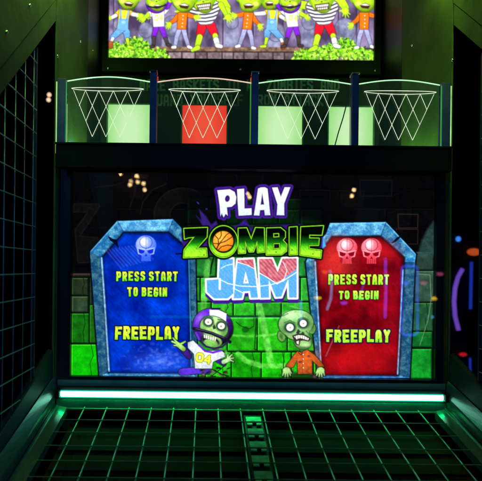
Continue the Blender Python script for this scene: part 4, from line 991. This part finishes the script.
def z_football(x, f, idn):
    A.id = idn; t = T(x, 25, f)
    limb(t, [(-2, 1), (-5, 12)], 5, 4, (130, 36, 220)); limb(t, [(-5, 12.5), (-5.4, 20)], 3.4, 3, (70, 58, 60)); limb(t, [(-6, 21.2), (-8.4, 21.6)], 3, 2.6, (66, 50, 50))
    limb(t, [(2.4, 1), (6.6, 13)], 5, 4, (130, 36, 220)); limb(t, [(6.8, 14), (8.6, 19.5)], 3.4, 3, (70, 58, 60)); limb(t, [(8.8, 20.2), (11.4, 20.8)], 3, 2.6, (66, 50, 50))
    w_ = (240, 238, 246)
    limb(t, [(-4, -12), (-9, -11)], 6, 5, w_); limb(t, [(-9.6, -10.4), (-13, -8.4)], 4, 3.4, UG); hand(t, -14.4, -7, 130, 2)
    limb(t, [(5, -12), (9.6, -16)], 6, 5, w_); limb(t, [(10, -17), (13, -21)], 4, 3.6, (120, 36, 210)); hand(t, 14, -24, -70, 2)
    p = poly([t(-6, -14), t(7, -15), t(6, -6), t(5.4, 1.5), t(-5, 1.5), t(-5, -6)]); A.paint(p, (90, 80, 110), grow=.5); A.paint(p, w_, soft=.5, noise=.06)
    for ch, a in (('0', -3.6), ('4', .8)):
        q = t(a, -10); xx = min(q[0], t(a+3.8, 0)[0]) if f > 0 else t(-a-3.8, 0)[0]
        xx = x + (a if f > 0 else a - .2); g = glyph(ch, xx, 25-10.4, xx+3.8, 25-4, 1.3); A.paint(g, (200, 226, 90), soft=.4)
    A.paint(ell(*t(0, -22.6), 10.6, 10.6), (50, 10, 90), grow=.6); A.paint(ell(*t(0, -22.6), 10.6, 10.6), (128, 40, 222), soft=.5, shade=(t(0, 0)[0]-2, 0, 14, .6)); A.paint(poly([t(-2, -33.4), t(2, -33.4), t(2.4, -27), t(-2.4, -27)]), (240, 240, 255))
    face(t, 0, -25, 9, 9.6); A.paint(line([t(-9, -19), t(0, -17), t(9, -19.6)], 1.6), (30, 24, 50))
def z_orange(x, f, idn):
    A.id = idn; t = T(x, 28, f); jn = (168, 170, 214)
    limb(t, [(-1.6, 0), (-4.6, 9), (-6, 18)], 4.6, 3.4, jn); limb(t, [(-6.2, 19.4), (-8.6, 19.8)], 3, 2.4, (238, 236, 240))
    limb(t, [(1.8, 0), (4, 8), (7, 17)], 4.6, 3.4, jn); limb(t, [(7.4, 18.4), (10.2, 19.4)], 3, 2.4, (238, 236, 240))
    o_ = (240, 112, 20)
    limb(t, [(-3.6, -13), (-7.6, -7.4), (-11, -5)], 4.4, 3.6, o_); hand(t, -12.6, -3, 110, 2.2)
    limb(t, [(3.6, -14), (8.6, -12.4), (11.8, -12)], 4.4, 3.6, o_); hand(t, 13.6, -11.4, -10, 2.2)
    p = poly([t(-4.6, -15.4), t(4.6, -15.4), t(4.2, 1), t(-4.2, 1)]); A.paint(p, (100, 30, 10), grow=.5); A.paint(p, o_, soft=.5, noise=.12, ns=2)
    for yy in (-12.4, -8.6, -4.8, -1.4): A.paint(ell(*t(.6, yy), .55, .55), (255, 250, 220), soft=.3)
    face(t, 0, -30.4, 12, 13)
def z_striped(x, f, idn):
    A.id = idn; t = T(x, 23, f); rd = (226, 24, 40)
    limb(t, [(-3.6, 1), (-6.4, 11)], 9, 7, rd); limb(t, [(-6.8, 13.6), (-9.4, 22)], 5.6, 5, (186, 236, 40)); limb(t, [(-9, 24), (-14.6, 26)], 4.6, 3.2, (180, 226, 40))
    limb(t, [(4, 1), (8, 11)], 9, 7, rd); limb(t, [(8.8, 13.4), (9.4, 17)], 5, 5, (190, 236, 40)); limb(t, [(9.6, 17.4), (10.6, 22)], 5, 5, (240, 240, 246)); limb(t, [(10.6, 23.2), (14.4, 24.6)], 4.2, 3.4, (236, 236, 244))
    limb(t, [(13, -18), (20, -20), (23, -14)], 8, 7, UG); hand(t, 22.4, -11, 80, 3.4); limb(t, [(-14, -18), (-21, -20), (-24, -16)], 8, 7, UG); hand(t, -24, -13, 90, 3.4)
    body = union(poly([t(-15, -20), t(15, -20), t(15.6, -14), t(10, -3), t(5, 1.5), t(-5, 1.5), t(-10, -4), t(-15, -12)]), ell(*t(0, -16), 16, 9))
    A.paint(body, (40, 34, 50), grow=.6); A.paint(body, (242, 240, 248), soft=.5)
    for k in range(6):
        yy = -17 + k*3.5
        A.paint(inter(line([t(-17, yy-2.4), t(-8, yy+.8), t(0, yy+1.6), t(8, yy+.8), t(17, yy-2.4)], 1.5), body), (52, 44, 66), soft=.4)
    face(t, 0, -23, 10.6, 11.6, False)
    A.paint(poly([t(-7, -18.6), t(7, -19.4), t(6.4, -13.6), t(-6, -13.2)]), (60, 50, 30), grow=.5); A.paint(poly([t(-6.4, -18), t(6.4, -18.8), t(6, -16.4), t(-6, -16)]), (250, 250, 240), soft=.4); A.paint(poly([t(-5.6, -15), t(5.6, -15.6), t(5.4, -13.8), t(-5.4, -13.6)]), (244, 240, 230), soft=.4)
    for q in range(-5, 6, 2): A.paint(line([t(q, -19), t(q, -13.4)], .4), (70, 60, 40), soft=.3)
z_striped(206, 1, 4); z_striped(324, 1, 8); z_overalls(122.5, 1, 1); z_football(158.5, 1, 2); z_orange(181.5, 1, 3); z_overalls(272, -1, 6); z_orange(247, -1, 5); z_football(293, -1, 7); z_orange(364, 1, 9)
A.id = 5; t = T(228, 16, 1); limb(t, [(-6, -12), (-2, -2)], 5, 4, UG); hand(t, 0, 1, 60, 3); A.id = 1; t = T(142, 13, 1); hand(t, -1, 3, 120, 2.4)
A.id = 0
for k in range(150):
    xx = rnd.uniform(107, 160); yy = rnd.gauss(55, 4)
    if 46 < yy < 61: A.paint(ell(xx, yy, rnd.uniform(.6, 1.4), rnd.uniform(.5, .9), rnd.uniform(0, 180)), rnd.choice([(150, 220, 40), (110, 190, 24), (196, 244, 84), (90, 160, 30)]), soft=.35, nid=False)
for k in range(220):
    xx = rnd.uniform(302, 374); yy = rnd.gauss(56, 4)
    if 48 < yy < 61: A.paint(ell(xx, yy, rnd.uniform(.6, 1.4), rnd.uniform(.5, .9), rnd.uniform(0, 180)), rnd.choice([(150, 220, 40), (110, 190, 24), (196, 244, 84), (90, 160, 30)]), soft=.35, nid=False)
U, V = X - PX0, Y - PY0
WX, WZ = (U + RHO*V)*dU/F, 1.5 - (V - RHO*U)*dU/F
A.ID[(WX < UX0 - .003) | (WX > UX1 + .003) | (WZ < UZ0 - .003) | (WZ > UZ1 + .003)] = -1
A.C = np.clip(A.C*1.10 + 4, 0, 255)
A.build(dU, {0: ('wall_picture', 'purple stone wall and bright bushes pictured behind the zombies', 0), 1: ('zombie_picture', 'zombie in yellow shirt and blue overalls at the far left', 0), 2: ('zombie_picture', 'left zombie in a purple helmet and white jersey', 0),
             3: ('zombie_picture', 'zombie in orange shirt left of the first striped one', 0), 4: ('zombie_picture', 'left big zombie in striped shirt and red trousers', 0), 5: ('zombie_picture', 'zombie in orange shirt at the middle of the row', 0),
             6: ('zombie_picture', 'zombie in blue overalls right of the middle', 0), 7: ('zombie_picture', 'right zombie in a purple helmet and white jersey', 0), 8: ('zombie_picture', 'right big zombie in striped shirt and red trousers', 0), 9: ('zombie_picture', 'zombie in orange shirt at the far right', 0)}, US, picture_mat('upper_picture', 1.3))
b = NB(); frame(b, UX0 - .022, UX1 + .022, UZ0 - .05, UZ1 + .03, UX0, UX1, UZ0, UZ1, 1.822, 1.838); done('bezel', b, 'black_metal', US, bevel=.001)
b = NB(); box(b, UX0 - .01, UX1 + .01, 1.8435, 1.89, UZ0 - .01, UZ1 + .01); done('panel_back', b, 'black_metal', US)
for px, py in ((108, 68.5), (240.5, 69.5), (375, 70.5)):
    p = P(px, py, 1.8195)
    b = NB(); bmesh.ops.create_uvsphere(b, u_segments=10, v_segments=6, radius=.005, matrix=Matrix.Translation(p)); done('screw', b, 'screw_steel', US, True)
# screws on the inner side walls
for (px, py, X_) in ((80.5, 41.5, XL + .0005), (92.5, 50.5, XL + .0005), (57.5, 56, XL + .0005), (412, 45.5, XR - .0005), (452.5, 60, XR - .0005)):
    u, v = ideal(px, py); d = X_*F/u
    b = NB(); bmesh.ops.create_uvsphere(b, u_segments=10, v_segments=6, radius=.0035, matrix=Matrix.Translation((X_, d, 1.5 - v*d/F))); done('wall_screw', b, 'screw_steel', M, True)

# hint lettering on the board under the upper screen
b = NB(); box(b, XL + .002, XR - .002, 1.845, 1.85, 1.807, 2.194); hb = done('hint_board', b, 'black_metal', M)
tag(hb, 'black board with two dim green lines of hint words under the upper screen')
def letter_geo(bm, txt, px0, px1, py0, py1, d, wpx, mi=0):
    n = len(txt); un = (px1 - px0)/n; k = d/F
    for i, ch in enumerate(txt):
        if ch == ' ': continue
        x0_ = px0 + i*un; x1_ = x0_ + un - .9; w_ = wpx; j = 0
        for st in FONT[ch]:
            for (a, e) in zip(st[:-1], st[1:]):
                p0 = (x0_ + w_/2 + a[0]*(x1_-x0_-w_), py0 + w_/2 + a[1]*(py1-py0-w_)); p1 = (x0_ + w_/2 + e[0]*(x1_-x0_-w_), py0 + w_/2 + e[1]*(py1-py0-w_))
                ex, ey = p1[0]-p0[0], p1[1]-p0[1]; L_ = math.hypot(ex, ey) or 1e-6; ux, uy = ex/L_*w_/2, ey/L_*w_/2
                q = [(p0[0]-ux-uy, p0[1]-uy+ux), (p1[0]+ux-uy, p1[1]+uy+ux), (p1[0]+ux+uy, p1[1]+uy-ux), (p0[0]-ux+uy, p0[1]-uy-ux)]
                off = -.0006 - .00012*j; j += 1
                prism(bm, [P(x, y, d) + Vector((0, off, 0)) for x, y in q], (0, -.0004, 0))
for txt, a, e, ya, yb in (('MAKE BASKETS TO KO ZOMBIES AND', 139.5, 340.5, 79.5, 91), ('GUARD YOURSELF FROM ATTACK!', 150, 331, 94.5, 106)):
    un = (e - a)/len(txt); pos = 0
    for wd_ in txt.split(' '):
        b = NB(); letter_geo(b, wd_, a + pos*un, a + (pos + len(wd_))*un, ya, yb, 1.8445, 1.9); done('hint_word', b, 'hint_paint', hb); pos += len(wd_) + 1

# ------------------------------------------------------------------ lights of the room, seen mirrored in the glass or through the cages
GY = 1.300
def mirror_pt(px, py, L):
    """a point behind the camera at Y = -L whose mirror image in the glass stands at this place in the photograph"""
    D = 2*GY + L; u, v = ideal(px, py); return Vector((u*D/F, -L, 1.5 - v*D/F))
ZC = 2.92
n = 0
spots = [(120.8, 170), (120.5, 173.6), (136.8, 176), (137.7, 182), (130.7, 181.4), (130, 184.6), (143.5, 183.4), (144.7, 189.8), (353.7, 190), (351.8, 196), (382, 188), (384, 187), (248, 194), (249.6, 197)]
locs = []
for px, py in spots:
    u, v = ideal(px, py); D = (ZC - 1.5)*F/(-v); L = D - 2*GY
    if L > 5.9:                       # keep it inside the room: lower fitting on a longer stem
        L = 5.8; D = L + 2*GY
    locs.append((u*D/F, -L, 1.5 - v*D/F))
for px, py in ((49.2, 94.8), (48.6, 99.8)):
    d = 3.4; p = P(px, py, d); locs.append((p.x, d, p.z))
words = ['first', 'second', 'third', 'fourth', 'fifth', 'sixth', 'seventh', 'eighth', 'ninth', 'tenth', 'eleventh', 'twelfth', 'thirteenth', 'fourteenth']
def lamp(loc, r=.022, m='warm_lamp'):
    t = empty('ceiling_lamp', (loc[0], loc[1], loc[2] + .02))
    b = NB(); bmesh.ops.create_uvsphere(b, u_segments=14, v_segments=8, radius=r, matrix=Matrix.Translation(loc)); done('bulb', b, m, t, True)
    b = NB(); bmesh.ops.create_cone(b, cap_ends=True, segments=14, radius1=r*(1.25 if r > .02 else .3), radius2=r*(.8 if r > .02 else .25), depth=.03, matrix=Matrix.Translation((loc[0], loc[1] + (0 if r > .02 else .01), loc[2] + r + .014)))
    tube(b, [(loc[0], loc[1], loc[2] + r + .03), (loc[0], loc[1], 2.949)], .004, 6); done('fitting', b, 'black_metal', t)
    return t
LL = ['warm lamp mirrored above the blue coffin, upper one of the far left pair', 'warm lamp mirrored above the blue coffin, lower one of the far left pair', 'warm lamp mirrored above the blue coffin, upper one of its middle pair',
      'warm lamp mirrored above the blue coffin, lower one of its middle pair', 'warm lamp above the blue coffin, upper one of the pair left of the middle pair', 'warm lamp above the blue coffin, lower one of the pair left of the middle pair',
      'warm lamp above the blue coffin, upper one of its far right pair', 'warm lamp above the blue coffin, lower one of its far right pair', 'warm lamp mirrored above the red coffin, upper one of the left pair', 'warm lamp mirrored above the red coffin, lower one of the left pair',
      'warm lamp mirrored above the red coffin, lower one of the right pair', 'warm lamp mirrored above the red coffin, upper one of the right pair', 'warm lamp mirrored on the word PLAY, upper one of two', 'warm lamp mirrored on the word PLAY, lower one of two']
for i, l in enumerate(locs):
    t = lamp(l, .024 if i < 14 else .0135, 'warm_lamp' if i < 14 else 'warm_soft')
    if i >= 14: tag(t, 'warm round ceiling lamp glowing beyond the left cage, ' + ('upper of the pair' if i == 14 else 'lower of the pair'), 'ceiling lamp')
    else: tag(t, LL[i], 'ceiling lamp', 'warm ceiling lamps mirrored in the screen glass')
def neon(name, pts, r, mat, label, cat='neon light', closed=False):
    b = NB(); tube(b, pts, r, 8, closed); o = done(name, b, mat, None); tag(o, label, cat); return o
def mp(L, pts): return [mirror_pt(x, y, L) for x, y in pts]
rr = []
for cx, cy, a0 in ((414.5, 269, -90), (414.5, 332, 0), (405, 332, 90), (405, 269, 180)):
    for q in range(4): th = math.radians(a0 + q*30); rr.append((cx + 3*math.cos(th), cy + 3*math.sin(th)))
neon('neon_sign', mp(5.9, rr), .012, 'neon_blue', 'blue rounded rectangle of neon mirrored over the right coffin edge', closed=True)
neon('neon_tube', mp(5.9, [(327, 310), (331, 298), (332, 282), (330, 270)]), .012, 'neon_sky', 'short curved sky blue tube mirrored on the left of the red coffin')
neon('neon_tube', mp(5.9, [(385.5, 258), (386, 290), (385, 318)]), .016, 'neon_violet', 'upright violet tube mirrored on the right half of the red coffin')
neon('neon_tube', mp(5.9, [(366, 272), (361, 292)]), .010, 'neon_blue', 'short slanting blue tube mirrored in the middle of the red coffin')
neon('neon_tube', mp(5.9, [(301, 300), (301, 322)]), .014, 'neon_sky', 'short upright sky blue tube mirrored above the bald zombie')
neon('neon_tube', mp(5.9, [(150, 316.6), (300, 318.2)]), .012, 'neon_teal', 'long level teal tube mirrored across the middle of the lower screen')
for px, py, m, nm in ((318, 298, 'neon_yellow', 'yellow'), (360, 298, 'neon_green', 'green'), (433.5, 298.5, 'neon_yellow', 'amber'), (430.5, 317, 'neon_sky', 'sky blue'), (405.5, 283, 'neon_blue', 'deep blue'), (440, 274, 'neon_pink', 'pink'), (325, 272, 'neon_orange2', 'orange'), (344, 303, 'neon_violet', 'violet'), (424, 283, 'neon_pink', 'rosy')):
    p = mirror_pt(px, py, 5.93); b = NB(); bmesh.ops.create_uvsphere(b, u_segments=12, v_segments=8, radius=.035, matrix=Matrix.Translation(p) @ Matrix.Diagonal((1.6, 1, .7, 1)))
    tag(done('wall_light', b, m, None, True), 'small oval %s light mirrored on the right part of the lower screen' % nm, 'wall light')
def dp(d, pts): return [P(x, y, d) for x, y in pts]
neon('neon_arc', dp(3.98, [(462.5, 269), (458, 277), (455, 288), (454, 302), (455, 316), (458.5, 330)]), .016, 'neon_purple', 'curved purple neon tube seen beyond the right cage')
neon('neon_tube', dp(3.97, [(471.5, 262), (471, 285), (470.5, 309)]), .011, 'tube_dim_blue', 'upright dim blue tube beyond the right cage below the orange light')
neon('neon_tube', dp(3.97, [(470, 358), (470.5, 385)]), .008, 'tube_dim_blue', 'short dim blue tube low beyond the right cage')
for px, py, m, nm, sx, sz in ((474, 252, 'neon_orange', 'orange', .055, .028), (458.3, 239, 'tube_blue', 'bright blue', .018, .02), (463, 354.5, 'neon_red', 'red', .03, .014)):
    p = P(px, py, 3.96); b = NB(); bmesh.ops.create_uvsphere(b, u_segments=12, v_segments=8, radius=1, matrix=Matrix.Translation(p) @ Matrix.Diagonal((sx, .02, sz, 1)))
    tag(done('wall_light', b, m, None, True), 'small %s light glowing on the dark wall beyond the right cage' % nm, 'wall light')
